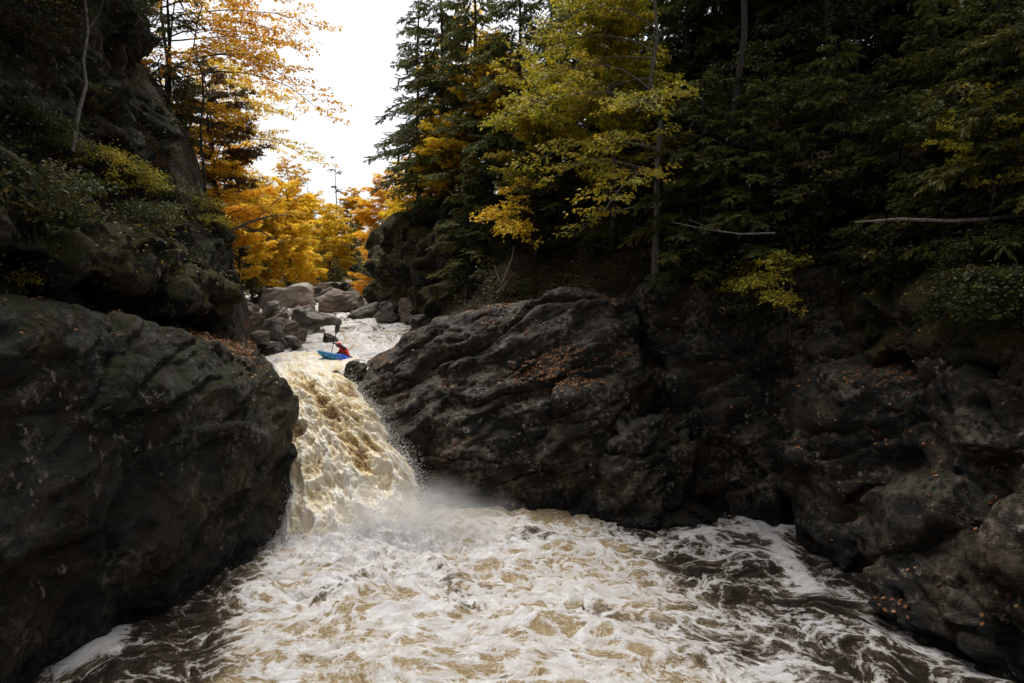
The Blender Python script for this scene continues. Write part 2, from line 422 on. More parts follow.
# ------------------------------------------------------------------ the gorge rock
def build_rocks():
    B = -1.6
    # near left mass: two hulls and the shoulder behind the lip of the fall
    hA = [xz(-9.7, 5, B), xz(-9.3, 13.8, B), xz(-8.9, 13.8, 3.5), xz(-9.1, 5, 3), xz(-9.6, 5, 7.0), xz(-9.5, 13.8, 7.15),
          xz(-14, 5, B), xz(-14, 5, 7.1), xz(-14, 14, B), xz(-14, 14, 7.35)]
    hB = [xz(-9.35, 13.3, B), xz(-8.45, 16.2, B), xz(-7.75, 18, B), xz(-7.6, 20, B), xz(-7.6, 22.3, B), xz(-7.9, 23.3, B),
          xz(-9.0, 13.3, 3.5), xz(-8.3, 16.2, 3.2), xz(-7.7, 18, 3.4), xz(-7.25, 20, 3.4), xz(-6.95, 22.3, 2.4), xz(-6.98, 22.6, 3.4), xz(-7.2, 23.0, 4.2),
          xz(-9.5, 13.3, 7.15), xz(-9.3, 16.2, 7.1), xz(-9.0, 18, 6.85), xz(-8.6, 20, 6.35), xz(-7.75, 22.2, 5.3),
          xz(-14, 13, B), xz(-14, 13, 7.3), xz(-14, 23, B), xz(-13, 23, 6.6)]
    hC = [xz(-7.3, 22.6, B), xz(-7.6, 24, B), xz(-8.6, 26.5, B), xz(-10.4, 29.5, 2), xz(-7.35, 23, 4.1), xz(-8.3, 25, 4.3), xz(-9.4, 27.5, 4.6), xz(-10.5, 29.6, 4.9),
          xz(-8.2, 22.2, 5.6), xz(-9.4, 25, 5.6), xz(-10.8, 28.5, 5.5), xz(-13, 22, 6.6), xz(-13.5, 29, 6.2), xz(-13, 29, B), xz(-13, 22, B)]
    hD = [xz(-10.7, 12, 7.0), xz(-11.2, 12, 8.9), xz(-11.0, 18, 6.8), xz(-11.5, 18, 8.4), xz(-11.2, 24, 6.2), xz(-11.7, 24, 7.4), xz(-14, 11, 6), xz(-14, 24, 6), xz(-14, 11, 9), xz(-14, 24, 8), xz(-10.6, 5, 7), xz(-11, 5, 9), xz(-14, 5, 9)]
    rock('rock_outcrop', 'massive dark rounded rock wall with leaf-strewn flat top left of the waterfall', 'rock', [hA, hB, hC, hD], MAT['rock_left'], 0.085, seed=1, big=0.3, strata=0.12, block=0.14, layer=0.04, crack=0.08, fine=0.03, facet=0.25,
         rot=np.array(Matrix.Rotation(R(-25), 3, 'X') @ Matrix.Rotation(R(70), 3, 'Z')))
    # tilted mossy slab over the dark recess
    slab = [P(0, 178, 15), P(110, 213, 20), P(200, 268, 25), P(240, 300, 29), P(0, 240, 13.6), P(110, 266, 17.8), P(185, 294, 22.6), P(232, 318, 27.5),
            P(-60, 240, 12.4), P(-60, 170, 14), xz(-12.6, 13, 7.9), xz(-12.8, 18, 7.6), xz(-13, 24, 7.0), xz(-16, 12, 7.9), xz(-16, 28, 6.5), xz(-16, 13, 10.5), xz(-15, 28, 8.5)]
    rock('mossy_slab', 'tilted moss-covered rock slab above the dark recess and leafy ledge at the left', 'rock', [slab], MAT['rock_moss'], 0.11, seed=2, big=0.3, strata=0.22, block=0.18, smooth=4)
    cl1 = [xz(-12.0, 8, 6), xz(-12.5, 16, 6), xz(-13.2, 24, 6), xz(-13.6, 30, 6), xz(-12.6, 8, 12), xz(-12.9, 16, 12), xz(-13.5, 24, 12.5), xz(-14.4, 30, 12.3),
           xz(-14.0, 8, 24), xz(-14.3, 16, 24), xz(-14.9, 24, 24), xz(-15.8, 30, 16.7), xz(-15.8, 30, 24), xz(-20, 8, 6), xz(-20, 8, 24), xz(-20, 31, 6), xz(-20, 31, 24)]
    cl2 = [P(216, 228, 30.5), P(232, 268, 30), P(232, 300, 30), P(242, 338, 29.4), P(246, 372, 29), P(195, 185, 30.5), P(175, 240, 26), P(205, 300, 26), P(215, 350, 27),
           xz(-18, 26, 3), xz(-18, 33, 3), xz(-18, 33, 12.5), xz(-18, 26, 12), P(235, 250, 33)]
    rock('cliff', 'tall lichen-spotted rock cliff rising out of the picture at the upper left', 'cliff', [cl1], MAT['rock_cliff'], 0.16, seed=3, big=0.9, strata=0.5, block=0.5, smooth=3)
    rock('cliff_shoulder', 'rough mossy cliff shoulder with white lichen patch beside the upstream boulders', 'cliff', [cl2], MAT['rock_cliff'], 0.11, seed=4, big=0.35, strata=0.3, block=0.35, smooth=3)
    # right of the fall: the sloping whaleback ledge
    top = [(356, 382, 28), (372, 361, 28.6), (400, 347, 28.3), (430, 331, 28), (470, 316, 27.6), (530, 300, 27.0), (585, 294, 26.6), (640, 300, 26.0)]
    h1 = [xz(-2.9, 24.2, B), xz(0, 23.8, B), xz(3, 23.5, B)] + [P(*t) for t in top] + [P(t[0], t[1] + 8, t[2] + 4) for t in top] + \
         [P(406, 470, 25.0), P(380, 425, 26.2), P(357, 395, 27.3), P(480, 405, 25.2), P(560, 400, 24.7), P(600, 420, 24.2), P(640, 440, 24.1), xz(4, 29, B), xz(-3.5, 29, B), P(390, 470, 27)]
    h2 = [P(498, 392, 26.0), P(560, 370, 26.2), P(630, 355, 26.2), P(515, 404, 24.6), P(618, 384, 24.2), P(540, 470, 24.0), P(615, 460, 23.8), P(655, 375, 25.6), P(650, 480, 24.2), P(540, 500, 26), P(640, 500, 26)]
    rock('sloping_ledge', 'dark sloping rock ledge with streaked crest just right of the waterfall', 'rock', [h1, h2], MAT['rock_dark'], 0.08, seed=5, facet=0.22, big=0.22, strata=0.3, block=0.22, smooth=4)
    hb = [P(625, 427, 23.2), P(655, 421, 23.6), P(690, 440, 23.4), P(592, 522, 23), P(640, 541, 22.1), P(690, 536, 22.6), P(703, 480, 23.4), P(612, 460, 23), P(650, 470, 22.5),
          xz(3, 22.9, B), xz(4.2, 21.9, B), xz(5.9, 22.6, B), xz(3, 26.5, B), xz(7, 26.5, B), xz(3.5, 26.5, 3.4), xz(6.5, 26.5, 3.2)]
    rock('leafy_buttress', 'squat rounded rock buttress sprinkled with rusty leaves at the pool edge', 'rock', [hb], MAT['rock_dark'], 0.09, seed=6, big=0.3, strata=0.25, block=0.25, smooth=4)
    hw = [P(640, 300, 27.5), P(700, 276, 26.5), P(770, 268, 25.5), P(840, 262, 24.5), P(640, 540, 25), P(720, 540, 24), P(800, 545, 22.8), P(830, 545, 22), P(700, 292, 25.6), P(770, 290, 24.8),
          xz(4.5, 25, B), xz(8, 23.4, B), xz(10, 21.5, B), xz(4.5, 30, B), xz(14, 30, B), xz(14, 22, B), xz(5, 31, 8.2), xz(14, 31, 8.6), xz(14, 22, 8.0)]
    rock('recess_wall', 'shadowed rock face at the back of the cove between ledge and right outcrop', 'rock', [hw], MAT['rock_dark'], 0.12, seed=7, big=0.5, strata=0.3, block=0.4, smooth=3)
    a = [P(802, 548, 20.4), P(845, 575, 18.7), xz(8.4, 20.4, B), xz(8.75, 18.6, B), P(803, 455, 20.4), P(822, 420, 20.1), P(842, 384, 19.8), P(925, 378, 18.4), P(872, 352, 21), P(940, 348, 20), P(866, 470, 19.4), P(935, 436, 18.9), xz(9.4, 18.8, B),
         xz(9.5, 24, B), xz(15, 24, B), xz(15, 16, B), xz(15, 16, 6), xz(15, 24, 7.2), xz(9.5, 24, 6.4)]
    b = [P(858, 500, 17.6), P(896, 464, 18.7), P(960, 450, 18.2), P(1000, 462, 17.2), P(872, 534, 16.9), P(935, 545, 15.5), P(990, 518, 14.4), P(1010, 470, 15.5), xz(8.85, 17.0, B), xz(8.75, 14.8, B), xz(9.05, 13.6, B),
         P(880, 590, 16.9), P(935, 640, 14.9), xz(14, 17, B), xz(14, 13, B), xz(14, 17, 4), xz(14, 13, 4)]
    e = [P(918, 395, 18.6), P(1000, 372, 16.6), P(1045, 345, 15.0), P(1070, 500, 13.6), P(1000, 560, 14.6), P(925, 440, 18.2), P(905, 350, 20), P(1000, 320, 17.5), xz(9.6, 14.4, B), xz(10.2, 17.5, B), xz(16, 20, B), xz(16, 13, B), xz(16, 20, 7.2), xz(16, 13, 6.8), P(1070, 350, 13.8)]
    c = [xz(9.3, 13.8, B), xz(10.2, 6, B), xz(9.6, 13.8, 3.2), xz(10.4, 6, 3.2), xz(10.6, 13.5, 5.0), xz(11.2, 6, 5.2), xz(16, 14, B), xz(16, 5, B), xz(16, 14, 6), xz(16, 5, 6)]
    d = [P(850, 353, 20.7), P(900, 312, 20.3), P(960, 283, 19), P(1024, 256, 17.5), P(1080, 240, 16), P(930, 366, 18.4), P(1000, 330, 16.6), P(1040, 320, 15.4), P(1060, 350, 15), P(940, 375, 18.8),
         xz(12.5, 15, 6.2), xz(16, 22, 9.4), xz(16, 14, 9.2), xz(17, 22, 6), xz(17, 14, 6), xz(11, 22.5, 7.5)]
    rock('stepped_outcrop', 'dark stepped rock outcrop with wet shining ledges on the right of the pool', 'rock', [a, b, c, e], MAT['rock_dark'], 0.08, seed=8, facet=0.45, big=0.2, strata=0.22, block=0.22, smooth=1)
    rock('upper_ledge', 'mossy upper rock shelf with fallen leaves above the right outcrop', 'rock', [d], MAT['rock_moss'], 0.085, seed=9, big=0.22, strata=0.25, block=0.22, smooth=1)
    f = [P(380, 268, 46), P(390, 240, 45.5), P(405, 216, 44.5), P(440, 203, 42), P(520, 196, 39), P(585, 212, 35), P(388, 300, 46), P(395, 308, 44), P(432, 322, 39), P(505, 300, 33.5), P(590, 290, 31),
         P(600, 240, 33), xz(8, 48, 5), xz(8, 36, 5), xz(8, 48, 13), xz(8, 36, 12.5), P(392, 305, 55), P(390, 240, 55)]
    rock('bank_cliff', 'dark blocky cliff of the right bank upstream under the hemlocks', 'cliff', [f], MAT['rock_moss'], 0.17, seed=10, big=0.9, strata=0.6, block=0.7, smooth=1)
    g = [P(420, 322, 38), P(452, 312, 36), P(500, 297, 33), P(560, 285, 31.5), P(590, 272, 31), P(452, 282, 38.5), P(520, 262, 35.5), P(585, 250, 33.5), P(440, 300, 40),
         xz(1, 36, 5), xz(4, 33, 5), xz(-4, 40, 5), xz(5, 36, 8)]
    rock('mossy_bank', 'mossy leaf-littered rock bank sloping down behind the streaked ledge', 'rock', [g], MAT['rock_moss'], 0.12, seed=11, big=0.4, strata=0.3, block=0.35, smooth=3)

def boulder(name, label, x0, y0, x1, y1, Y, mat, seed, flat=0.0, tilt=0, depth=0.8, group=None, pts=15, block=0.16):
    rr = np.random.RandomState(seed)
    g = 0.11; x0, x1 = x0 - g * (x1 - x0), x1 + g * (x1 - x0); y0 = y0 - 2.5
    a = P(x0, (y0 + y1) / 2, Y); b = P(x1, (y0 + y1) / 2, Y)
    t = P((x0 + x1) / 2, y0, Y); bt = P((x0 + x1) / 2, y1, Y)
    w = b[0] - a[0]; h = (t[2] - bt[2]); dpt = w * depth
    q = rr.normal(size=(pts, 3)); q /= np.linalg.norm(q, axis=1)[:, None]
    q = np.sign(q) * np.abs(q) ** 0.75
    q[:, 2] = np.where(q[:, 2] > 1 - flat, 1 - flat, q[:, 2])
    q /= np.abs(q).max(0)
    M = np.array(Matrix.Rotation(R(tilt), 3, 'Y'))
    q = q * np.array([w / 2, dpt / 2, h * 0.62]); q = q @ M.T
    ex = np.abs(q).max(0)
    q = q * np.array([w / 2 / ex[0], 1, h * 0.62 / ex[2]])
    cx = (a + b) / 2; cz = t[2] - h * 0.62
    q = q + np.array([cx[0], Y + dpt * 0.2, cz])
    s = max(w, h)
    V, F = rock_mesh([list(q)], max(s / 44, 0.03), smooth=1, big=s * 0.03, strata=s * 0.028, block=s * block * 0.3, layer=s * 0.01, crack=s * 0.012, facet=0.3, fine=s * 0.008, seed=seed, bscale=2.2 / s)
    c = V.mean(0); c[2] = V[:, 2].min()
    o = mesh_from(name, V - c, F, mat); o.location = c
    ROCKS[o.name] = (V, F)
    return tag(o, label, 'boulder', group)

def build_boulders():
    pa, br, gr, ms, dk = MAT['boulder_pale'], MAT['boulder_brown'], MAT['boulder_grey'], MAT['rock_moss'], MAT['rock_dark']
    b = boulder
    b('boulder', 'long pale boulder like a loaf under the yellow tree at the left bank', 241, 286, 308, 314, 54, pa, 21, tilt=-10, depth=0.6)
    b('boulder', 'flat-topped pale slab boulder farthest up the stream', 318, 282, 349, 298, 68, pa, 22, flat=0.35, tilt=4)
    b('boulder', 'black blocky rock against the right end of the farthest pale slab', 339, 283, 353, 297, 66, dk, 23)
    b('boulder', 'pale grey wedge boulder between the long loaf and the big brown boulder', 306, 290, 336, 308, 61, gr, 24, tilt=10)
    b('boulder', 'big rounded brown boulder in the middle of the upstream channel', 318, 294, 362, 320, 50, br, 25, tilt=8)
    b('boulder', 'low dark rock tucked between the loaf boulder and the big brown one', 296, 297, 314, 309, 57, dk, 26)
    b('boulder', 'low flat grey boulder lying in the white water before the brown boulder', 287, 312, 330, 333, 41, gr, 27, tilt=8, flat=0.2)
    b('boulder', 'small grey boulder at the left end of the low flat grey one', 273, 312, 288, 326, 43, gr, 28)
    b('boulder', 'dark cracked boulder leaning on the brown boulder at the left bank', 259, 321, 285, 349, 36, gr, 29, tilt=-14)
    b('boulder', 'brown wedge boulder standing in the rapid left of the kayaker', 281, 323, 305, 347, 35.6, br, 30, tilt=22)
    b('boulder', 'dark angular boulder in the rapid behind the kayak paddle', 303, 325, 324, 343, 37.5, gr, 31, tilt=-10)
    b('boulder', 'low wet rock barely above water behind the kayak bow', 320, 335, 337, 345, 36, dk, 32)
    b('boulder', 'flat dark rock awash at the left bank below the cracked boulder', 258, 344, 287, 361, 31.8, dk, 33, tilt=10, flat=0.2)
    b('boulder', 'small black rock at the brink under the tip of the sloping ledge', 347, 361, 364, 388, 28.1, dk, 34)
    b('boulder', 'brown block at the foot of the left cliff shoulder highest of the bank blocks', 238, 302, 258, 322, 42, br, 35, tilt=-12)
    b('boulder', 'leaf-strewn brown block in the middle of the left bank blocks', 243, 316, 264, 335, 37, br, 36, tilt=15)
    b('boulder', 'squat tan stone lowest of the left bank blocks', 250, 333, 268, 348, 33.5, br, 37)
    b('boulder', 'slanting dark slab dipping into the river at the right bank', 348, 301, 385, 323, 46, gr, 38, tilt=-28, flat=0.3)
    b('boulder', 'moss-topped slab stacked higher on the right bank under the cliff', 366, 281, 397, 309, 49, ms, 39, tilt=-24, flat=0.3)
    b('boulder', 'grey slab between the mossy slab and the triangular brown block', 377, 300, 405, 322, 44, gr, 40, tilt=-20, flat=0.2)
    b('boulder', 'triangular brown block at the waterline of the right bank', 399, 297, 429, 321, 42, br, 41, tilt=-12)
    b('boulder', 'low ribbed dark rock running down to the crest of the sloping ledge', 405, 309, 447, 330, 37, dk, 42, tilt=-16, flat=0.3)
    b('boulder', 'grey-tan boulder piled between the loaf boulder and the small grey one', 262, 304, 290, 321, 46, gr, 51, tilt=12)
    b('boulder', 'tan rock wedged above the low flat grey boulder', 292, 306, 314, 320, 46.5, br, 52, tilt=-8)
    b('boulder', 'pale block between the dark cracked boulder and the left bank blocks', 247, 326, 268, 343, 37.5, pa, 53, tilt=-16)
    b('boulder', 'tan slab leaning on the low flat grey boulder from the left', 268, 318, 292, 334, 39.5, br, 54, tilt=18)
    b('boulder', 'small pale stone in the white water below the big brown boulder', 322, 320, 338, 329, 44, gr, 55)
    b('boulder', 'tan stone half awash at the left edge of the rapid', 281, 338, 300, 351, 33.6, gr, 56)
    b('boulder', 'small far stone on the right of the farthest pale slab', 350, 288, 367, 299, 64, gr, 43)

# ------------------------------------------------------------------ water
def water_material(name, bump=0.17):
    m, nt, out = new_mat(name)
    at = lambda n: nd(nt, 'Attribute', attribute_name=n)
    flow = at('flow').outputs['Vector']; fm = at('foam').outputs['Fac']; amb = at('amber').outputs['Fac']
    co = nd(nt, 'TexCoord').outputs['Object']
    w = nd(nt, 'VectorMath', {0: noise(nt, flow, 1.6, 4, 0.6, col=True), 1: (0.5, 0.5, 0.5)}, operation='SUBTRACT').outputs[0]
    w = nd(nt, 'VectorMath', {0: w, 'Scale': 1.1}, operation='SCALE').outputs[0]
    fl = nd(nt, 'VectorMath', {0: flow, 1: w}).outputs[0]
    n1 = noise(nt, fl, 1.5, 9, 0.66)
    n2 = noise(nt, fl, 6.5, 9, 0.74)
    v1 = nd(nt, 'TexVoronoi', {'Vector': fl, 'Scale': 1.5}, feature='DISTANCE_TO_EDGE').outputs[0]
    v2 = nd(nt, 'TexVoronoi', {'Vector': fl, 'Scale': 4.2}, feature='DISTANCE_TO_EDGE').outputs[0]
    web = mth(nt, 'ADD', mth(nt, 'MULTIPLY', mapr(nt, v1, 0.22, 0.0), 0.55), mth(nt, 'MULTIPLY', mapr(nt, v2, 0.2, 0.0), 0.3))
    val = mth(nt, 'ADD', mth(nt, 'MULTIPLY', n1, 0.8), mth(nt, 'MULTIPLY', n2, 0.65))
    val = mth(nt, 'ADD', val, mth(nt, 'MULTIPLY', web, 0.55))
    val = mth(nt, 'ADD', val, mth(nt, 'MULTIPLY', mth(nt, 'SUBTRACT', fm, 0.5), 1.25))
    foam = mapr(nt, val, 0.70, 1.08)
    thin = mapr(nt, val, 0.40, 0.80)          # finely aerated water round the foam
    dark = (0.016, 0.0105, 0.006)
    an = mth(nt, 'ADD', mth(nt, 'MULTIPLY', n2, 0.7), mth(nt, 'MULTIPLY', noise(nt, mapping(nt, fl, loc=(7, 3, 1)), 11, 6, 0.75), 0.55))
    an = mth(nt, 'ADD', an, mth(nt, 'MULTIPLY', mapr(nt, v2, 0.07, 0.0), 0.12))
    aer = ramp(nt, an, [(0.45, (0.20, 0.135, 0.06)), (0.60, (0.40, 0.29, 0.15)), (0.72, (0.58, 0.47, 0.30)), (0.82, (0.78, 0.70, 0.58))])
    brown = mixc(nt, mapr(nt, n2, 0.35, 0.7), (0.06, 0.042, 0.025), (0.20, 0.155, 0.105))
    aer = mixc(nt, amb, brown, aer)
    c = mixc(nt, mth(nt, 'MAXIMUM', mth(nt, 'MULTIPLY', thin, mapr(nt, fm, 0.05, 0.5, 0.25, 1.0)), mth(nt, 'MULTIPLY', amb, 0.9)), dark, aer)
    fcol = mixc(nt, mapr(nt, noise(nt, fl, 2.6, 7, 0.7), 0.35, 0.68), (0.60, 0.555, 0.51), (0.85, 0.84, 0.84))
    c = mixc(nt, foam, c, fcol)
    rough = mapr(nt, foam, 0, 1, 0.2, 0.8)
    h = mth(nt, 'ADD', mth(nt, 'MULTIPLY', val, 0.6), mth(nt, 'MULTIPLY', noise(nt, fl, 13, 6, 0.7), 0.5))
    b = nd(nt, 'Bump', {'Height': h, 'Strength': 0.8, 'Distance': bump})
    bs = nd(nt, 'BsdfPrincipled', {'Base Color': c, 'Roughness': rough, 'Normal': b.outputs[0], 'Specular IOR Level': 0.22})
    nt.links.new(bs.outputs[0], out.inputs[0])
    return m

def fall_material():
    m, nt, out = new_mat('falling_water')
    at = lambda n: nd(nt, 'Attribute', attribute_name=n)
    flow = at('flow').outputs['Vector']; crest = at('foam').outputs['Fac']; amb = at('amber').outputs['Fac']
    n1 = noise(nt, flow, 1.1, 9, 0.68)
    n2 = noise(nt, flow, 4.5, 8, 0.72)
    v = mth(nt, 'ADD', mth(nt, 'MULTIPLY', crest, 0.8), mth(nt, 'MULTIPLY', mth(nt, 'SUBTRACT', n1, 0.5), 0.9))
    v = mth(nt, 'ADD', v, mth(nt, 'MULTIPLY', mth(nt, 'SUBTRACT', n2, 0.5), 0.8))
    v = mth(nt, 'SUBTRACT', v, mth(nt, 'MULTIPLY', amb, 0.38))
    c = ramp(nt, v, [(0.0, (0.36, 0.23, 0.09)), (0.14, (0.58, 0.44, 0.23)), (0.30, (0.76, 0.65, 0.43)), (0.5, (0.81, 0.74, 0.60)), (0.78, (0.85, 0.825, 0.77)), (1.0, (0.86, 0.845, 0.82))])
    h = mth(nt, 'ADD', mth(nt, 'MULTIPLY', n1, 0.6), mth(nt, 'MULTIPLY', noise(nt, nd(nt, 'TexCoord').outputs['Object'], 7, 8, 0.75), 0.6))
    b = nd(nt, 'Bump', {'Height': h, 'Strength': 0.6, 'Distance': 0.12})
    bs = nd(nt, 'BsdfPrincipled', {'Base Color': c, 'Roughness': 0.8, 'Normal': b.outputs[0], 'Specular IOR Level': 0.12, 'Subsurface Weight': 0.5, 'Subsurface Radius': (0.3, 0.26, 0.18), 'Subsurface Scale': 0.5})
    nt.links.new(bs.outputs[0], out.inputs[0])
    return m

def advect(X, Y, vel, T, n=24):
    x, y = X.copy(), Y.copy()
    dt = T / n
    for _ in range(n):
        vx, vy = vel(x, y)
        x = x - vx * dt; y = y - vy * dt
    return x, y

def curl(x, y, s, k):
    e = 0.02
    f = lambda a, b: perlin(np.stack([a.ravel() * s, b.ravel() * s, np.full(a.size, k)], 1)).reshape(a.shape)
    return (f(x, y + e) - f(x, y - e)) / (2 * e * s), -(f(x + e, y) - f(x - e, y)) / (2 * e * s)

def build_pool():
    xs = np.arange(-11.5, 12.01, 0.055)
    ys = np.concatenate([np.linspace(-40, 7, 40), np.arange(7.2, 12, 0.12), np.arange(12, 26.2, 0.055)])
    X, Y = np.meshgrid(xs, ys, indexing='ij')
    def vel(x, y):
        a, b = curl(x, y, 0.33, 1.5); c, d = curl(x, y, 0.9, 7.5)
        near = np.exp(-((x + 4.5) ** 2 + (y - 21.5) ** 2) / 40)
        jx = 0.55 + 0.9 * near; jy = -0.75 - 0.5 * near
        right = sstep(3.0, 6.0, x - (17 - y) * 0.12)
        jx = jx * (1 - right) + 0.22 * right; jy = jy * (1 - right) - 1.5 * right
        return jx + 0.55 * a + 0.25 * c, jy + 0.55 * b + 0.25 * d
    fx, fy = advect(X, Y, vel, 0.55, 10)
    fp = np.stack([fx.ravel(), fy.ravel(), 0 * fx.ravel()], 1)
    p = np.stack([X.ravel(), Y.ravel(), 0 * X.ravel()], 1)
    n = fbm(p * 0.45 + 3, 3).reshape(X.shape)
    nf = fbm(fp * 0.6 + 11, 3).reshape(X.shape)
    d = np.sqrt((X + 4.4) ** 2 * 0.7 + ((Y - 20.6) * 1.15) ** 2)
    # where the foam is thick: round the fall and down the middle; dark eddies along both walls
    edge = 4.0 + (20 - Y) * 0.16 + 1.4 * n + 0.9 * nf
    right = sstep(-0.9, 1.6, X - edge)
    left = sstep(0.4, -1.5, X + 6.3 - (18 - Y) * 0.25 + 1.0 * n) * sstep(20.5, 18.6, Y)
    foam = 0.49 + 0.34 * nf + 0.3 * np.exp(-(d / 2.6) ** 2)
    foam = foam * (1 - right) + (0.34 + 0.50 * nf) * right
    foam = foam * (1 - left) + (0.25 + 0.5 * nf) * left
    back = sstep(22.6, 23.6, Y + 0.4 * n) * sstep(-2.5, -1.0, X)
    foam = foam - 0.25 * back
    # white scum gathered along the right wall and at the near left corner
    wall = 8.6 - 0.55 * np.clip((20.5 - Y) / 4, 0, 1)
    band = np.exp(-((X - (wall - 0.75 + 0.35 * n)) / 0.55) ** 2) * sstep(16.0, 18.5, Y + n)
    band2 = np.exp(-((Y - 21.6 - 0.1 * (X - 6) ** 1.0 + 0.3 * n) / 0.5) ** 2) * sstep(4.6, 5.6, X)
    foam = np.maximum(foam, (0.68 + 0.5 * nf) * np.maximum(band, band2))
    corner = np.exp(-(((X + 8.75) / 0.5) ** 2 + ((Y - 14.2) / 1.1) ** 2))
    foam = np.maximum(foam, 1.1 * corner)
    amber = sstep(7.5, 3.5, np.abs(X + 1.2)) * (1 - right) * (1 - left) * sstep(-0.3, 0.1, fbm(p * 0.35 + 40, 2).reshape(X.shape) + 0.15)
    # boils: smooth amber domes with foam rolled up round their rims
    rb = np.random.RandomState(42); boil = np.zeros_like(X); rim = np.zeros_like(X); core = np.zeros_like(X)
    for _ in range(60):
        bx, by = rb.uniform(-6.3, 3.6), rb.uniform(12.3, 21.0); br = rb.uniform(0.2, 0.8) * (0.75 + 0.5 * (21 - by) / 9)
        sel = (np.abs(X - bx) < 2.2 * br) & (np.abs(Y - by) < 2.2 * br)
        e = np.sqrt(((X[sel] - bx) / 1.25) ** 2 + (Y[sel] - by) ** 2) / br + 0.55 * nf[sel] + 0.35 * n[sel]
        boil[sel] = np.maximum(boil[sel], np.clip(1 - e ** 2, 0, 1) * br)
        core[sel] = np.maximum(core[sel], sstep(1.0, 0.55, e))
        rim[sel] = np.maximum(rim[sel], np.exp(-((e - 1.15) / 0.22) ** 2))
    calm = (1 - right) * (1 - left) * (1 - np.exp(-(d / 2.6) ** 2))
    foam = foam + (0.20 * rim - 0.15 * core - 0.02 * sstep(0.1, 0.5, amber)) * calm
    amber = np.clip(amber + 0.9 * core * calm, 0, 1)
    turb = 0.06 + 0.16 * np.exp(-(d / 5.0) ** 2) + 0.05 * sstep(12, 16, Y)
    Z = 0.85 * turb * (1.9 * fbm(fp * 0.55, 3) + 1.0 * ridged(fp * 0.9 + 4, 4) + 0.45 * fbm(fp * 2.5, 4)).reshape(X.shape)
    Z = Z + (0.11 * boil + 0.035 * rim) * calm
    Z = Z + 0.10 * (1 - right * 0.5) * fbm(p * 0.6 + 70, 3).reshape(X.shape)
    Z = Z + 0.06 * fbm(p * 0.7, 2).reshape(X.shape)
    ang = np.arctan2(Y - 21.3, X + 4.6)
    mound = np.exp(-(d / 1.9) ** 2)
    lump = -np.abs(perlin(p * 1.5 + 8)) - 0.5 * np.abs(perlin(p * 3.3 + 2)) - 0.28 * np.abs(perlin(p * 7 + 5))
    Z = Z + mound * (0.22 + 0.42 * (lump.reshape(X.shape) + 0.55) + 0.3 * fbm(p * 0.8 + 8, 3).reshape(X.shape))
    Z = Z + 0.22 * np.exp(-(d / 4.0) ** 2) * (lump.reshape(X.shape) + 0.5)
    Z = Z + 0.16 * np.maximum(band, band2) * (0.8 + 0.5 * n) + 0.22 * corner
    V = np.stack([X, Y, Z], -1).reshape(-1, 3)
    flow = np.stack([fx, fy, 0.15 * X], -1).reshape(-1, 3)
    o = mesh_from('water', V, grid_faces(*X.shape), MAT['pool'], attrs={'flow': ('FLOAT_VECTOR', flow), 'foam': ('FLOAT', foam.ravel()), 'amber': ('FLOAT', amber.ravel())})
    return tag(o, 'foaming tea-brown plunge pool filling the gorge', 'water', kind='structure')

def build_river():
    ys = np.concatenate([np.arange(28.3, 50, 0.075), np.arange(50, 64, 0.2), np.arange(64, 100, 0.8)])
    ts = np.linspace(0, 1, 190)
    Y, T = np.meshgrid(ys, ts, indexing='ij')
    xl = lerp(XL, Y) - 1.5; xr = lerp(XR, Y) + 2.0
    X = xl + (xr - xl) * T
    zw = lerp(ZW, Y)
    def vel(x, y):
        a, b = curl(x, y, 0.5, 21.5); c, d = curl(x, y, 1.3, 3.1)
        return 0.35 + 0.6 * a + 0.3 * c, -0.8 + 0.6 * b + 0.3 * d
    fx, fy = advect(X, Y, vel, 1.3, 16)
    fp = np.stack([fx.ravel(), fy.ravel(), 0 * fx.ravel()], 1)
    p = np.stack([X.ravel(), Y.ravel(), 0 * X.ravel()], 1)
    amp = 0.13 + 0.10 * np.exp(-((Y - 31) / 4) ** 2)
    Z = zw + amp * (1.6 * fbm(fp * 0.5, 3) + 1.0 * ridged(fp * 0.8 + 2, 4) + 0.4 * fbm(fp * 2.6, 3)).reshape(X.shape)
    # standing steps across the rapid
    Z = Z + 0.10 * np.sin(Y * 1.7 + 1.2 * fbm(p * 0.25, 2).reshape(X.shape) * 4)
    nf = fbm(fp * 0.5 + 9, 3).reshape(X.shape)
    foam = 0.52 + 0.42 * nf + 0.12 * np.exp(-((Y - 31) / 4) ** 2)
    amber = sstep(-0.2, 0.3, fbm(p * 0.3 + 3, 2).reshape(X.shape))
    V = np.stack([X, Y, Z], -1).reshape(-1, 3)
    flow = np.stack([fx, fy, 0.3 * Z], -1).reshape(-1, 3)
    o = mesh_from('river', V, grid_faces(*X.shape), MAT['rapid'], attrs={'flow': ('FLOAT_VECTOR', flow), 'foam': ('FLOAT', foam.ravel()), 'amber': ('FLOAT', amber.ravel())})
    return tag(o, 'white rapids running down to the brink', 'river', kind='structure')

FALL_L = [P(268, 356, 31.5), P(272, 368, 29.4), P(276, 384, 27.2), P(282, 420, 24.8), P(284, 470, 22.8), P(282, 520, 21.6), P(278, 560, 20.8), P(274, 590, 20.3)]
FALL_R = [P(358, 356, 31.5), P(354, 366, 29.4), P(354, 384, 27.8), P(376, 415, 26.0), P(402, 455, 24.8), P(421, 495, 23.9), P(434, 532, 22.9), P(438, 565, 21.9)]

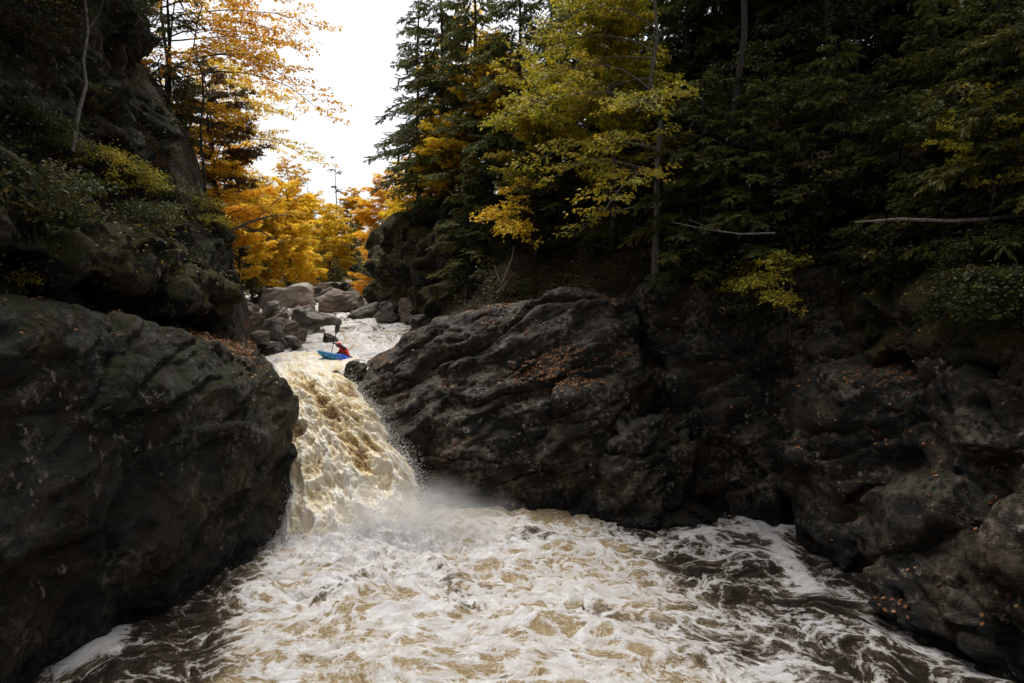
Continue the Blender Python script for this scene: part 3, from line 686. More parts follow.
def curve_at(pts, s):
    pts = np.array(pts); d = np.r_[0, np.cumsum(np.linalg.norm(np.diff(pts, axis=0), axis=1))]; d /= d[-1]
    # smooth interpolation
    q = np.stack([np.interp(s, d, pts[:, k]) for k in range(3)], -1)
    for _ in range(40):
        q[1:-1] = 0.25 * q[:-2] + 0.5 * q[1:-1] + 0.25 * q[2:]
    return q

def build_fall():
    nu, nv = 420, 220
    s = np.linspace(0, 1, nu); t = np.linspace(0, 1, nv)
    Lc, Rc = curve_at(FALL_L, s), curve_at(FALL_R, s)
    rag = np.stack([s * 9, s * 0 + 3.3, s * 0], 1); rag2 = np.stack([s * 34, s * 0 + 8.3, s * 0], 1)
    rg = (0.45 * fbm(rag, 3) + 0.16 * perlin(rag2)) * sstep(0.15, 0.4, s)
    Rc = Rc + np.array([1.0, -0.2, 0])[None] * rg[:, None]
    Sg, Tg = np.meshgrid(s, t, indexing='ij')
    base = Lc[:, None, :] * (1 - Tg[..., None]) + Rc[:, None, :] * Tg[..., None]
    up = np.array([0.0, -0.70, 0.71])
    bulge = np.sin(np.pi * Tg) ** 0.7 * (0.25 + 0.55 * sstep(0.15, 0.55, Sg))
    length, width = 11.5, 2.4
    fs = Sg * length; ft = (Tg - 0.5) * (2.2 + 2.0 * Sg)
    wob = fbm(np.stack([ft.ravel() * 0.8, fs.ravel() * 0.35, 0 * fs.ravel()], 1), 3).reshape(Sg.shape)
    stretch = 0.45 + 0.3 * sstep(0.3, 0.7, Sg)
    fp = np.stack([(ft + 0.5 * wob).ravel() * 1.5, (fs * stretch).ravel(), 0.2 * wob.ravel()], 1)
    bil = -np.abs(perlin(fp * 1.1)) * 1.0 - 0.5 * np.abs(perlin(fp * 2.3 + 5)) - 0.28 * np.abs(perlin(fp * 4.9 + 2)) - 0.2 * np.abs(perlin(fp * 10 + 2)) - 0.1 * np.abs(perlin(fp * 21 + 2))
    bil = bil.reshape(Sg.shape) + 0.55
    # one deep fold running diagonally down the fall
    fold = np.exp(-((Tg - (0.16 + 0.62 * Sg + 0.05 * wob)) / 0.075) ** 2) * sstep(0.2, 0.33, Sg) * sstep(0.92, 0.72, Sg)
    amp = 0.2 + 0.34 * sstep(0.1, 0.55, Sg)
    disp = bulge + amp * bil - 0.22 * fold
    disp += 0.25 * fbm(np.stack([ft.ravel() * 0.5, fs.ravel() * 0.3, 0 * ft.ravel() + 3], 1), 2).reshape(Sg.shape)
    side = sstep(0, 0.06, Tg) * sstep(1, 0.94, Tg)
    Vv = base + up * (disp * (0.35 + 0.65 * side))[..., None]
    foam = np.clip(0.45 + 0.75 * bil + 0.15 * sstep(0.6, 1.0, Sg), 0, 1.2)
    nz = fbm(np.stack([ft.ravel() * 0.7 + 9, fs.ravel() * 0.25, 0 * ft.ravel()], 1), 3).reshape(Sg.shape)
    amber = np.clip(0.9 * fold + 0.45 * sstep(-0.1, 0.35, nz) * sstep(0.12, 0.3, Sg) - 0.35 * sstep(0.75, 1, Sg), 0, 1)
    flow = np.stack([ft + 0.4 * wob, fs * (0.36 + 0.12 * sstep(0.35, 0.8, Sg)), disp * 0.8], -1).reshape(-1, 3)
    o = mesh_from('waterfall', Vv.reshape(-1, 3), grid_faces(nu, nv), MAT['fall'], attrs={'flow': ('FLOAT_VECTOR', flow), 'foam': ('FLOAT', foam.ravel()), 'amber': ('FLOAT', amber.ravel())})
    tag(o, 'creamy amber waterfall pouring down the slot into the pool', 'waterfall', kind='structure')
    # flying drops: a fringe along both sides and over the foot of the fall
    rr = np.random.RandomState(5)
    n = 34000
    si = (rr.beta(3.0, 1.4, n) * (nu - 1)).astype(int); edge = rr.rand(n)
    ti = np.where(edge < 0.45, 1 - np.abs(rr.normal(0, 0.05, n)), np.where(edge < 0.6, np.abs(rr.normal(0, 0.05, n)), rr.rand(n)))
    ti = (np.clip(ti, 0, 1) * (nv - 1)).astype(int)
    c = Vv[si, ti] + rr.normal(0, 1, (n, 3)) * np.array([0.2, 0.16, 0.22]) * (0.4 + si / nu)[:, None] + up * np.abs(rr.normal(0, 0.16, n))[:, None]
    m = 16000
    a = rr.rand(m) * 2 * np.pi; rad = np.abs(rr.normal(0, 1.5, m))
    c2 = np.stack([-4.4 + rad * np.cos(a) * 1.3, 20.9 + rad * np.sin(a) * 0.6, 0.25 + np.abs(rr.normal(0, 0.55, m)) * np.exp(-(rad / 2.2) ** 2)], 1)
    kb = P(331, 359, 30.2)                       # splash round the kayak's bow and side
    c3 = kb + np.abs(rr.normal(0, 1, (260, 3))) * np.array([0, 0, 0.16]) + rr.normal(0, 1, (260, 3)) * np.array([0.55, 0.3, 0.03])
    c = np.concatenate([c, c2, c3]); n = len(c)
    sz = np.clip(rr.lognormal(-5.15, 0.5, n), 0.002, 0.018)
    octa = np.array([[1, 0, 0], [-1, 0, 0], [0, 1, 0], [0, -1, 0], [0, 0, 1.3], [0, 0, -1.3]])
    of = np.array([[0, 2, 4], [2, 1, 4], [1, 3, 4], [3, 0, 4], [2, 0, 5], [1, 2, 5], [3, 1, 5], [0, 3, 5]])
    V = (c[:, None, :] + octa[None] * sz[:, None, None]).reshape(-1, 3)
    Fc = (of[None] + (np.arange(n) * 6)[:, None, None]).reshape(-1, 3)
    sp = mesh_from('spray', V, Fc, MAT['drops'])
    tag(sp, 'fine white drops flying off the waterfall and its foot', 'spray', kind='stuff')
# ------------------------------------------------------------------ plants
def tubes(paths, sides=5):
    """paths: list of (points Nx3, radii N) -> one set of tapered tubes."""
    VV, FF, off = [], [], 0
    ang = np.arange(sides) * 2 * np.pi / sides
    for pts, rad in paths:
        pts = np.asarray(pts, float); n = len(pts)
        t = np.gradient(pts, axis=0); t /= np.maximum(np.linalg.norm(t, axis=1), 1e-9)[:, None]
        ref = np.array([0, 0, 1.0]) if abs(t[:, 2]).mean() < 0.85 else np.array([1.0, 0, 0])
        a = np.cross(t, ref); a /= np.maximum(np.linalg.norm(a, axis=1), 1e-9)[:, None]
        b = np.cross(t, a)
        ring = pts[:, None, :] + (a[:, None, :] * np.cos(ang)[None, :, None] + b[:, None, :] * np.sin(ang)[None, :, None]) * np.asarray(rad)[:, None, None]
        VV.append(ring.reshape(-1, 3))
        idx = np.arange(n * sides).reshape(n, sides)
        nx = np.roll(idx, -1, axis=1)
        FF.append(np.stack([idx[:-1], nx[:-1], nx[1:], idx[1:]], -1).reshape(-1, 4) + off)
        off += n * sides
    return np.concatenate(VV), np.concatenate(FF)

def leaf_quads(c, dirv, nrm, length, width, fold=0.15):
    """diamond leaves: base point, direction, normal."""
    dirv = dirv / np.maximum(np.linalg.norm(dirv, axis=1), 1e-9)[:, None]
    side = np.cross(nrm, dirv); side /= np.maximum(np.linalg.norm(side, axis=1), 1e-9)[:, None]
    up = np.cross(dirv, side)
    L = np.asarray(length)[:, None]; W = np.asarray(width)[:, None]
    p0 = c; p2 = c + dirv * L - up * L * 0.12
    mid = c + dirv * L * 0.45
    p1 = mid + side * W / 2 + up * W * fold; p3 = mid - side * W / 2 + up * W * fold
    V = np.stack([p0, p1, p2, p3], 1).reshape(-1, 3)
    Fc = np.arange(len(c) * 4).reshape(-1, 4)
    return V, Fc

def bend_path(p0, az, el0, el1, length, n, rr, wob=0.12):
    pts = [np.array(p0, float)]
    a = az
    for k in range(n):
        u = (k + 0.5) / n
        el = el0 + (el1 - el0) * u + rr.normal(0, wob * 0.6)
        a += rr.normal(0, wob)
        pts.append(pts[-1] + np.array([math.cos(a) * math.cos(el), math.sin(a) * math.cos(el), math.sin(el)]) * length / n)
    return np.array(pts)

def sample(pts, u):
    x = u * (len(pts) - 1); i = min(int(x), len(pts) - 2); f = x - i
    return pts[i] * (1 - f) + pts[i + 1] * f, pts[i + 1] - pts[i]

def gen_deciduous(seed, H, base=0.3, Rr=3.0, limbs=14, leaf=0.13, per=14, lean=(0, 0), el=(0.75, 0.05), trunk_r=0.14, sub_step=0.30, profile=None, side=None, dens=1.0, stems=1, droop=0.0):
    rr = np.random.RandomState(seed)
    paths, tw0, tw1 = [], [], []
    for st in range(stems):
        n = 9
        tp = np.zeros((n + 1, 3))
        lx, ly = lean[0] + (rr.normal(0, 0.14) if stems > 1 else 0), lean[1] + (rr.normal(0, 0.14) if stems > 1 else 0)
        for k in range(1, n + 1):
            u = k / n
            tp[k] = (lx * H * u ** 1.3 + rr.normal(0, 0.012) * H, ly * H * u ** 1.3 + rr.normal(0, 0.012) * H, H * u)
        tp[0, 2] = -0.6
        paths.append((tp, trunk_r * (1 - 0.86 * np.linspace(0, 1, n + 1)) * (1.0 if st == 0 else 0.7)))
        nl = limbs if st == 0 else limbs // 2
        for i in range(nl):
            u = base + (0.99 - base) * ((i + rr.rand()) / nl)
            az = i * 2.4 + rr.normal(0, 0.4)
            if side is not None: az = side + rr.normal(0, 0.75)
            q = (u - base) / (1 - base)
            prof = (1 - q ** 1.6) ** 0.6 * min(1, 0.5 + q * 2.0) if profile is None else profile(q)
            L = Rr * prof * rr.uniform(0.65, 1.15) + 0.25
            p0, _ = sample(tp, u)
            lp = bend_path(p0, az, el[0] * rr.uniform(0.6, 1.3) + rr.normal(0, 0.16), el[1] + rr.normal(0, 0.1) - droop * rr.rand(), L, 7, rr)
            r0 = trunk_r * 0.42 * (1 - 0.6 * u) * min(1, L / Rr + 0.3)
            paths.append((lp, np.linspace(r0, 0.008, 8)))
            ns = max(3, int(L / sub_step * dens))
            for j in range(ns):
                v = 0.22 + 0.78 * (j + rr.rand() * 0.8) / ns
                q0, d = sample(lp, min(v, 0.999))
                a2 = math.atan2(d[1], d[0]) + (1 if j % 2 else -1) * rr.uniform(0.5, 1.15)
                sl = (0.25 + 0.38 * L * (1 - 0.65 * v)) * rr.uniform(0.6, 1.2)
                sp = bend_path(q0, a2, rr.uniform(-0.05, 0.35), rr.uniform(-0.3, 0.1) - droop, sl, 4, rr, 0.2)
                paths.append((sp, np.linspace(0.011, 0.004, 5)))
                nt_ = max(2, int(sl / 0.13 * dens))
                for k in range(nt_):
                    w = 0.15 + 0.85 * (k + rr.rand() * 0.7) / nt_
                    t0, d2 = sample(sp, min(w, 0.999))
                    a3 = math.atan2(d2[1], d2[0]) + (1 if k % 2 else -1) * rr.uniform(0.2, 1.0)
                    tl = rr.uniform(0.22, 0.5)
                    e3 = rr.uniform(-0.4, 0.25) - droop * 0.7
                    tw0.append(t0); tw1.append(t0 + tl * np.array([math.cos(a3) * math.cos(e3), math.sin(a3) * math.cos(e3), math.sin(e3)]))
    tw0, tw1 = np.array(tw0), np.array(tw1)
    m = len(tw0)
    per = int(per * 1.25)
    u = rr.rand(m, per) ** 0.8
    c = (tw0[:, None, :] * (1 - u[..., None]) + tw1[:, None, :] * u[..., None]).reshape(-1, 3)
    d = np.repeat(tw1 - tw0, per, axis=0); d /= np.linalg.norm(d, axis=1)[:, None]
    N = len(c)
    c = c + rr.normal(0, 0.05, (N, 3))
    sd = np.cross(d, np.array([0, 0, 1.0]))
    dirv = d * 0.6 + sd * rr.choice([-1, 1], N)[:, None] * rr.uniform(0.4, 1.2, N)[:, None] + np.array([0, 0, 1]) * rr.normal(-0.25, 0.35, N)[:, None]
    nrm = np.array([0, 0, 1.0]) + rr.normal(0, 0.5, (N, 3))
    ln = leaf * rr.uniform(0.6, 1.25, N)
    LV, LF = leaf_quads(c, dirv, nrm, ln, ln * rr.uniform(0.5, 0.72, N))
    return tubes(paths, 5), (LV, LF)

def gen_hemlock(seed, H, base=0.12, Rr=3.0, step=0.17, droop=0.35, trunk_r=0.2, dens=1.0, needle=0.16, sparse=0.0):
    rr = np.random.RandomState(seed)
    tp = np.zeros((10, 3)); hs = np.linspace(0, 1, 10)
    tp[:, 2] = H * hs; tp[0, 2] = -0.8
    tp[1:, 0] = rr.normal(0, 0.006 * H, 9).cumsum() * 0.5; tp[1:, 1] = rr.normal(0, 0.006 * H, 9).cumsum() * 0.5
    paths = [(tp, trunk_r * (1 - 0.93 * hs))]
    c0, c1 = [], []
    z = base * H; i = 0
    while z < H * 0.985:
        u = z / H
        q = (u - base) / (1 - base)
        L = Rr * ((1 - q) ** 0.75) * rr.uniform(0.6, 1.15) * min(1.0, 0.7 + q * 3) + 0.25
        if rr.rand() > sparse:
            az = i * 2.4 + rr.normal(0, 0.5)
            p0, _ = sample(tp, u)
            lp = bend_path(p0, az, 0.18 + 0.4 * q + rr.normal(0, 0.12), -droop - 0.5 * rr.rand(), L, 6, rr, 0.14)
            paths.append((lp, np.linspace(max(0.012, trunk_r * 0.22 * (1 - q)), 0.005, 7)))
            ns = max(4, int(L / 0.12 * dens))
            for j in range(ns):
                v = 0.16 + 0.84 * (j + rr.rand() * 0.5) / ns
                q0, d = sample(lp, min(v, 0.999))
                a2 = math.atan2(d[1], d[0]) + (1 if j % 2 else -1) * rr.uniform(0.6, 1.0)
                sl = (0.18 + 0.36 * L * (1 - 0.8 * v)) * rr.uniform(0.6, 1.15)
                e = -droop * 0.8 + rr.normal(-0.1, 0.3)
                q1 = q0 + sl * np.array([math.cos(a2) * math.cos(e), math.sin(a2) * math.cos(e), math.sin(e)])
                c0.append(q0); c1.append(q1)
        z += step * rr.uniform(0.6, 1.4); i += 1
    c0, c1 = np.array(c0), np.array(c1)
    ln = np.linalg.norm(c1 - c0, axis=1)
    cnt = np.maximum(4, (ln / 0.014 * dens).astype(int))
    k = np.repeat(np.arange(len(c0)), cnt)
    N = len(k)
    u = rr.rand(N)
    d = (c1 - c0) / ln[:, None]
    c = c0[k] + (c1 - c0)[k] * u[:, None] + rr.normal(0, 0.012, (N, 3))
    sd = np.cross(d[k], np.array([0, 0, 1.0]))
    dirv = d[k] * 0.75 + sd * rr.choice([-1, 1], N)[:, None] * rr.uniform(0.3, 1.0, N)[:, None] + np.array([0, 0, 1]) * rr.normal(-0.15, 0.2, N)[:, None]
    nrm = np.array([0, 0, 1.0]) + rr.normal(0, 0.35, (N, 3))
    nl = needle * rr.uniform(0.6, 1.3, N)
    LV, LF = leaf_quads(c, dirv, nrm, nl, nl * 0.36, 0.05)
    return tubes(paths, 5), (LV, LF)

MESHES = {}
def proto(key, gen):
    """trunk and crown mesh data of one kind of tree, made once and shared by its copies"""
    if key not in MESHES:
        (tv, tf), (lv, lf) = gen()
        a = mesh_from('trunk', tv, tf, MAT['bark']); b = mesh_from('crown', lv, lf, MAT['leaf_green'], smooth=False)
        MESHES[key] = (a.data, b.data)
        bpy.data.objects.remove(a); bpy.data.objects.remove(b)
    return MESHES[key]

def plant(name, label, cat, key, gen, loc, leafmat, bark='bark', scale=1.0, rot=0.0, tilt=(0, 0), group=None, stem='trunk', crown='crown'):
    ta, cr = proto(key, gen)
    root = empty(name, loc)
    root.rotation_euler = (tilt[0], tilt[1], rot); root.scale = (scale,) * 3
    for nm, me, mt in ((stem, ta, bark), (crown, cr, leafmat)):
        o = bpy.data.objects.new(nm, me); COL.objects.link(o); o.parent = root
        o.material_slots[0].link = 'OBJECT'; o.material_slots[0].material = MAT[mt]
    return tag(root, label, cat, group)

def at(px, Y, dz=0.0):
    """foot of a plant on the ground, straight below the sight line px at depth Y"""
    x = (px - CW / 2) / F_PX * Y
    return (x, Y, ground_z(x, Y) - 0.05 + dz)

def foliage_materials():
    lm = leaf_material
    MAT['leaf_yellow'] = lm('yellow_leaves', [(0.0, (0.64, 0.37, 0.02)), (0.35, (0.83, 0.53, 0.025)), (0.75, (0.87, 0.62, 0.05)), (1.0, (0.66, 0.55, 0.09))], 0.5)
    MAT['leaf_orange'] = lm('orange_leaves', [(0.0, (0.60, 0.27, 0.015)), (0.4, (0.80, 0.42, 0.02)), (0.75, (0.86, 0.54, 0.03)), (1.0, (0.70, 0.56, 0.06))], 0.5)
    MAT['leaf_gold'] = lm('gold_leaves', [(0.0, (0.46, 0.30, 0.02)), (0.4, (0.74, 0.48, 0.025)), (0.75, (0.82, 0.58, 0.04)), (1.0, (0.32, 0.36, 0.05))], 0.5)
    MAT['leaf_lime'] = lm('yellow_green_leaves', [(0.0, (0.15, 0.17, 0.02)), (0.4, (0.34, 0.31, 0.025)), (0.75, (0.54, 0.41, 0.03)), (1.0, (0.62, 0.36, 0.03))], 0.4)
    MAT['leaf_rust'] = lm('rust_leaves', [(0.0, (0.07, 0.045, 0.02)), (0.5, (0.15, 0.08, 0.025)), (1.0, (0.26, 0.14, 0.03))], 0.35)
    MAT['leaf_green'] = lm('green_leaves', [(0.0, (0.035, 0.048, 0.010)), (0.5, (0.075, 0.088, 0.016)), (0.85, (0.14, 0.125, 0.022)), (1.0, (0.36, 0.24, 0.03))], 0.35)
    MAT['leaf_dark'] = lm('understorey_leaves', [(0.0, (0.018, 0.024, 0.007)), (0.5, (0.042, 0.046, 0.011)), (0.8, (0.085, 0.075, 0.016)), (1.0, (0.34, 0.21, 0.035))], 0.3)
    MAT['needle'] = lm('hemlock_needles', [(0.0, (0.055, 0.065, 0.016)), (0.5, (0.11, 0.12, 0.028)), (1.0, (0.20, 0.185, 0.04))], 0.4)
    MAT['needle_blue'] = lm('pine_needles', [(0.0, (0.04, 0.06, 0.025)), (0.5, (0.08, 0.11, 0.042)), (1.0, (0.13, 0.16, 0.055))], 0.25)
    MAT['litter'] = lm('fallen_leaf_litter', [(0.0, (0.06, 0.03, 0.015)), (0.35, (0.15, 0.06, 0.022)), (0.6, (0.32, 0.13, 0.04)), (0.85, (0.38, 0.24, 0.12)), (1.0, (0.50, 0.33, 0.08))], 0.15)
    MAT['bark'] = bark_material('dark_bark', (0.018, 0.014, 0.011), (0.06, 0.048, 0.038))
    MAT['bark_grey'] = bark_material('grey_bark', (0.07, 0.06, 0.05), (0.2, 0.18, 0.15))
    MAT['deadwood'] = bark_material('dead_wood', (0.12, 0.10, 0.08), (0.3, 0.26, 0.21))

def build_trees():
    hem = {k: (lambda k=k, a=a: gen_hemlock(*a[0], **a[1])) for k, a in {
        'h1': ((101, 17), dict(Rr=5.2, trunk_r=0.24, base=0.05)),
        'h2': ((102, 14), dict(Rr=4.4, trunk_r=0.2, droop=0.5, base=0.05)),
        'h3': ((103, 8), dict(Rr=3.0, trunk_r=0.12, step=0.13, base=0.04)),
        'h4': ((104, 20), dict(Rr=3.8, trunk_r=0.22, base=0.22, sparse=0.2)),
        'pine': ((105, 17), dict(Rr=2.6, trunk_r=0.16, base=0.3, step=0.5, dens=0.9, droop=0.1, sparse=0.2, needle=0.2)),
    }.items()}
    G = gen_deciduous
    dec = {
        'd1': lambda: G(201, 11, base=0.1, Rr=4.8, limbs=40, leaf=0.19, per=16, el=(1.05, 0.15)),
        'd2': lambda: G(202, 13, base=0.15, Rr=4.0, limbs=40, leaf=0.18, per=13, el=(1.05, 0.2)),
        'd3': lambda: G(203, 9, base=0.12, Rr=3.4, limbs=26, leaf=0.16, per=13, stems=2),
        'tall': lambda: G(204, 17, base=0.25, Rr=4.0, limbs=40, leaf=0.18, per=11, el=(1.05, 0.25)),
        'over': lambda: G(205, 12, base=0.35, Rr=7.6, limbs=24, leaf=0.15, per=7, side=0.15, el=(0.4, -0.3), droop=0.15, dens=0.7, trunk_r=0.16),
        'birch': lambda: G(206, 15, base=0.22, Rr=7.0, limbs=19, leaf=0.16, per=4, side=3.3, el=(0.4, -0.6), droop=0.2, trunk_r=0.17, dens=0.8),
        'sap': lambda: G(207, 5, base=0.1, Rr=2.3, limbs=20, leaf=0.13, per=9, trunk_r=0.05),
        'sap2': lambda: G(208, 7, base=0.15, Rr=3.2, limbs=22, leaf=0.14, per=10, trunk_r=0.07, el=(0.5, -0.1)),
        'shrub': lambda: G(209, 1.7, base=0.08, Rr=1.3, limbs=16, leaf=0.11, per=9, trunk_r=0.025, stems=3, sub_step=0.3),
        'shrub2': lambda: G(210, 1.1, base=0.05, Rr=1.0, limbs=15, leaf=0.10, per=8, trunk_r=0.02, stems=3, sub_step=0.28),
        'shade_canopy': lambda: G(214, 24, base=0.52, Rr=6.5, limbs=34, leaf=0.24, per=10, trunk_r=0.15, el=(0.6, 0.0), sub_step=0.45),
        'bare': lambda: G(211, 11, base=0.3, Rr=2.4, limbs=14, leaf=0.09, per=1, trunk_r=0.08),
        'hang': lambda: G(212, 3.2, base=0.3, Rr=2.0, limbs=10, leaf=0.13, per=8, side=3.5, el=(0.1, -0.6), droop=0.3, trunk_r=0.05),
    }
    def T(name, label, kind, px, Y, mat, cat='tree', dz=0.0, z=None, **kw):
        gen = hem.get(kind) or dec[kind]
        loc = at(px, Y, dz)
        if z is not None: loc = (loc[0], loc[1], z)
        return plant(name, label, cat, kind, gen, loc, mat, **kw)
    B = 'beech_tree'
    # ---- the gap: trees beyond the boulders
    T(B, 'brightest yellow tree leaning over the pale loaf boulder', 'd1', 288, 66, 'leaf_yellow', scale=1.08, rot=0.5)
    T(B, 'golden tree just left of the brightest yellow tree', 'd1', 252, 58, 'leaf_gold', scale=1.0, rot=2.2)
    T(B, 'orange-tinged yellow tree right of the brightest yellow tree', 'd2', 335, 74, 'leaf_gold', scale=0.8, rot=1.1)
    T(B, 'tall pale yellow tree rising against the sky behind the yellow trees', 'tall', 292, 92, 'leaf_yellow', scale=1.0, rot=0.9, bark='bark_grey')
    T(B, 'small yellow tree low behind the left cliff shoulder', 'd3', 240, 50, 'leaf_yellow', scale=0.75, rot=4.0)
    T('pine_tree', 'thin spindly pine standing alone against the white sky', 'pine', 338, 96, 'needle_blue', scale=1.15)
    T('pine_tree', 'fainter second pine left of the lone spindly pine', 'pine', 312, 110, 'needle_blue', scale=1.2, rot=2)
    T('hemlock_tree', 'green hemlock filling the far gap behind the stream boulders', 'h3', 352, 76, 'needle_blue', scale=1.05)
    T('hemlock_tree', 'dark green hemlock under the yellow crowns behind the loaf boulder', 'h3', 285, 74, 'needle', scale=0.75, rot=1)
    T('hemlock_tree', 'shorter hemlock between the far gap hemlock and the right bank cliff', 'h3', 374, 70, 'needle_blue', scale=0.9, rot=3)
    T('hemlock_tree', 'dark hemlock beside the small yellow tree at the left bank', 'h3', 262, 66, 'needle', scale=0.7, rot=5)
    T('hemlock_tree', 'broad hemlock at the bend where the stream leaves sight', 'h3', 325, 82, 'needle', scale=1.0, rot=4)
    T(B, 'orange tree behind the right bank cliff beside the bare trunk', 'd2', 388, 62, 'leaf_orange', scale=0.9, rot=2.0)
    T(B, 'gold tree leaning out from the right bank above the orange tree', 'd2', 408, 56, 'leaf_gold', scale=0.95, rot=0.2)
    T(B, 'orange-brown tree high on the slope behind the gold leaning tree', 'tall', 432, 60, 'leaf_orange', scale=0.85, rot=3.0)
    T('hemlock_tree', 'dark narrow hemlock between the far pines and the orange tree', 'h2', 392, 66, 'needle', scale=0.95, rot=1.5)
    T('hemlock_tree', 'tall dark hemlock edging the sky on the right of the gap', 'h4', 420, 52, 'needle', scale=0.95, rot=0.3)
    T(B, 'yellow tree far up the valley left of the fainter pine', 'd1', 285, 104, 'leaf_gold', scale=1.2, rot=1.3)
    T(B, 'yellow tree far up the valley right of the lone pine', 'd1', 352, 100, 'leaf_yellow', scale=1.1, rot=5.3)
    T(B, 'low golden tree leaning over the far bend of the stream', 'd3', 305, 78, 'leaf_yellow', scale=0.9, rot=0.3)
    T('hemlock_tree', 'dark low hemlock behind the farthest pale slab', 'h3', 330, 74, 'needle', scale=0.6, rot=0.4)
    T(B, 'pale yellow round tree at the bend behind the broad hemlock', 'd1', 318, 88, 'leaf_yellow', scale=1.05, rot=3.3)
    T(B, 'amber tree far left behind the golden tree', 'd2', 262, 78, 'leaf_gold', scale=1.1, rot=4.3)
    T(B, 'low orange bushy tree at the foot of the right bank cliff', 'd3', 378, 56, 'leaf_orange', scale=0.7, rot=4.3)
    T('hemlock_tree', 'low dark hemlock behind the big rounded brown boulder', 'h3', 338, 66, 'needle', scale=0.55, rot=2.4)
    # ---- right bank: the wall of hemlocks
    H = 'hemlock_tree'
    T(H, 'tall hemlock with long drooping boughs first in the right bank row', 'h1', 440, 46, 'needle', rot=0.6)
    T(H, 'broad hemlock second in the right bank row above the blocky cliff', 'h1', 478, 42, 'needle', rot=2.2, scale=0.95)
    T(H, 'shaggy hemlock third in the right bank row behind the yellow birch boughs', 'h2', 516, 39, 'needle', rot=1.0, scale=1.05)
    T(H, 'small hemlock on the lip of the blocky cliff', 'h3', 470, 37, 'needle', rot=3.3, scale=0.8)
    T(H, 'young hemlock hanging over the dark hollow below the yellow birch', 'h3', 560, 33.5, 'needle', rot=0.2, scale=0.9)
    T(B, 'gold tree glowing between the first and second hemlocks of the right bank', 'd2', 470, 50, 'leaf_gold', rot=1.2, scale=1.1)
    T(B, 'small orange tree between the hemlocks low on the right bank', 'd3', 448, 42, 'leaf_gold', rot=2.2, scale=0.65)
    T(B, 'gold tree in front of the first right bank hemlock', 'd3', 436, 44, 'leaf_gold', rot=5.2, scale=0.6)
    T(B, 'golden tree between the second and third right bank hemlocks', 'd2', 492, 40.5, 'leaf_gold', rot=0.7, scale=0.75)
    T(B, 'olive-gold tree just left of the grey birch boughs', 'd3', 545, 34.5, 'leaf_lime', rot=1.9, scale=0.95)
    T(B, 'golden sapling hanging left over the dark hollow', 'hang', 535, 33, 'leaf_gold', rot=0.1, scale=1.3, z=9.2)
    T(H, 'tall hemlock behind the birch trunk', 'h1', 590, 38, 'needle', rot=4.0)
    T(H, 'shaded tall hemlock right of the birch trunk', 'h1', 680, 35, 'needle', rot=5.0)
    T(H, 'shaded hemlock high on the right slope left of the curved sapling', 'h2', 790, 33, 'needle', rot=1.9, scale=1.1)
    T(H, 'shaded hemlock high on the right slope right of the curved sapling', 'h2', 900, 29, 'needle', rot=0.9, scale=1.05)
    T(H, 'shaded hemlock at the far right edge of the slope', 'h1', 1010, 27, 'needle', rot=3.1, scale=0.95)
    T('birch_tree', 'grey-barked birch with long yellow-green boughs reaching over the hollow', 'birch', 655, 27.5, 'leaf_lime', bark='bark_grey')
    T('birch_tree', 'slimmer yellowing birch half hidden behind the big grey birch', 'd2', 610, 31, 'leaf_lime', bark='bark_grey', rot=2.8, scale=1.0)
    for lab, px, Y, sc in [('shaded young hemlock right of the grey birch foot', 700, 26.5, 0.95), ('shaded young hemlock over the middle of the cove', 748, 25.5, 0.9),
                           ('shaded young hemlock left of the curved sapling', 828, 24.5, 1.0), ('shaded young hemlock right of the curved sapling', 925, 22, 1.0),
                           ('shaded young hemlock above the mossy upper shelf', 985, 19.5, 0.95), ('shaded young hemlock at the right edge above the fallen branch', 1040, 17.5, 1.0)]:
        T(H, lab, 'h3', px, Y, 'needle', rot=px * 0.37, scale=sc)
    # ---- right slope understorey
    U = 'understorey_tree'
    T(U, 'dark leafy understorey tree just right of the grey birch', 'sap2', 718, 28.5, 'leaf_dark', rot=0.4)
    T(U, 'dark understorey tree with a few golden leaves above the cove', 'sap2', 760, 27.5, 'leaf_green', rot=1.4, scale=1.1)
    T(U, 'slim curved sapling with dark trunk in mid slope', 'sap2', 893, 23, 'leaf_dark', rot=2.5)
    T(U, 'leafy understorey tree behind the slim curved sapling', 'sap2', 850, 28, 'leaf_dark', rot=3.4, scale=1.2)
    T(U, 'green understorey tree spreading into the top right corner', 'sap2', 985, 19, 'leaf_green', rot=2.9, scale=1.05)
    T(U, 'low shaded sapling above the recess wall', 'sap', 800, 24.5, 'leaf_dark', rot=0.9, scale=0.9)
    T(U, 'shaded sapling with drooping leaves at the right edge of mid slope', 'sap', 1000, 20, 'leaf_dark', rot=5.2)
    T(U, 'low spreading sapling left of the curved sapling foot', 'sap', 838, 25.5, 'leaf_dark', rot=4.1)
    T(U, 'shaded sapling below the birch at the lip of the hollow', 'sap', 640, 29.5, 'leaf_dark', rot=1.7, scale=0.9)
    T(U, 'yellowing sapling with hanging boughs over the recess wall', 'hang', 790, 22.4, 'leaf_lime', rot=0.0, scale=0.8, z=6.6)
    T(U, 'yellow-leaved sapling in front of the far right slope', 'sap', 985, 17.5, 'leaf_lime', rot=2.0, scale=0.6, z=9.6)
    rr = np.random.RandomState(77)
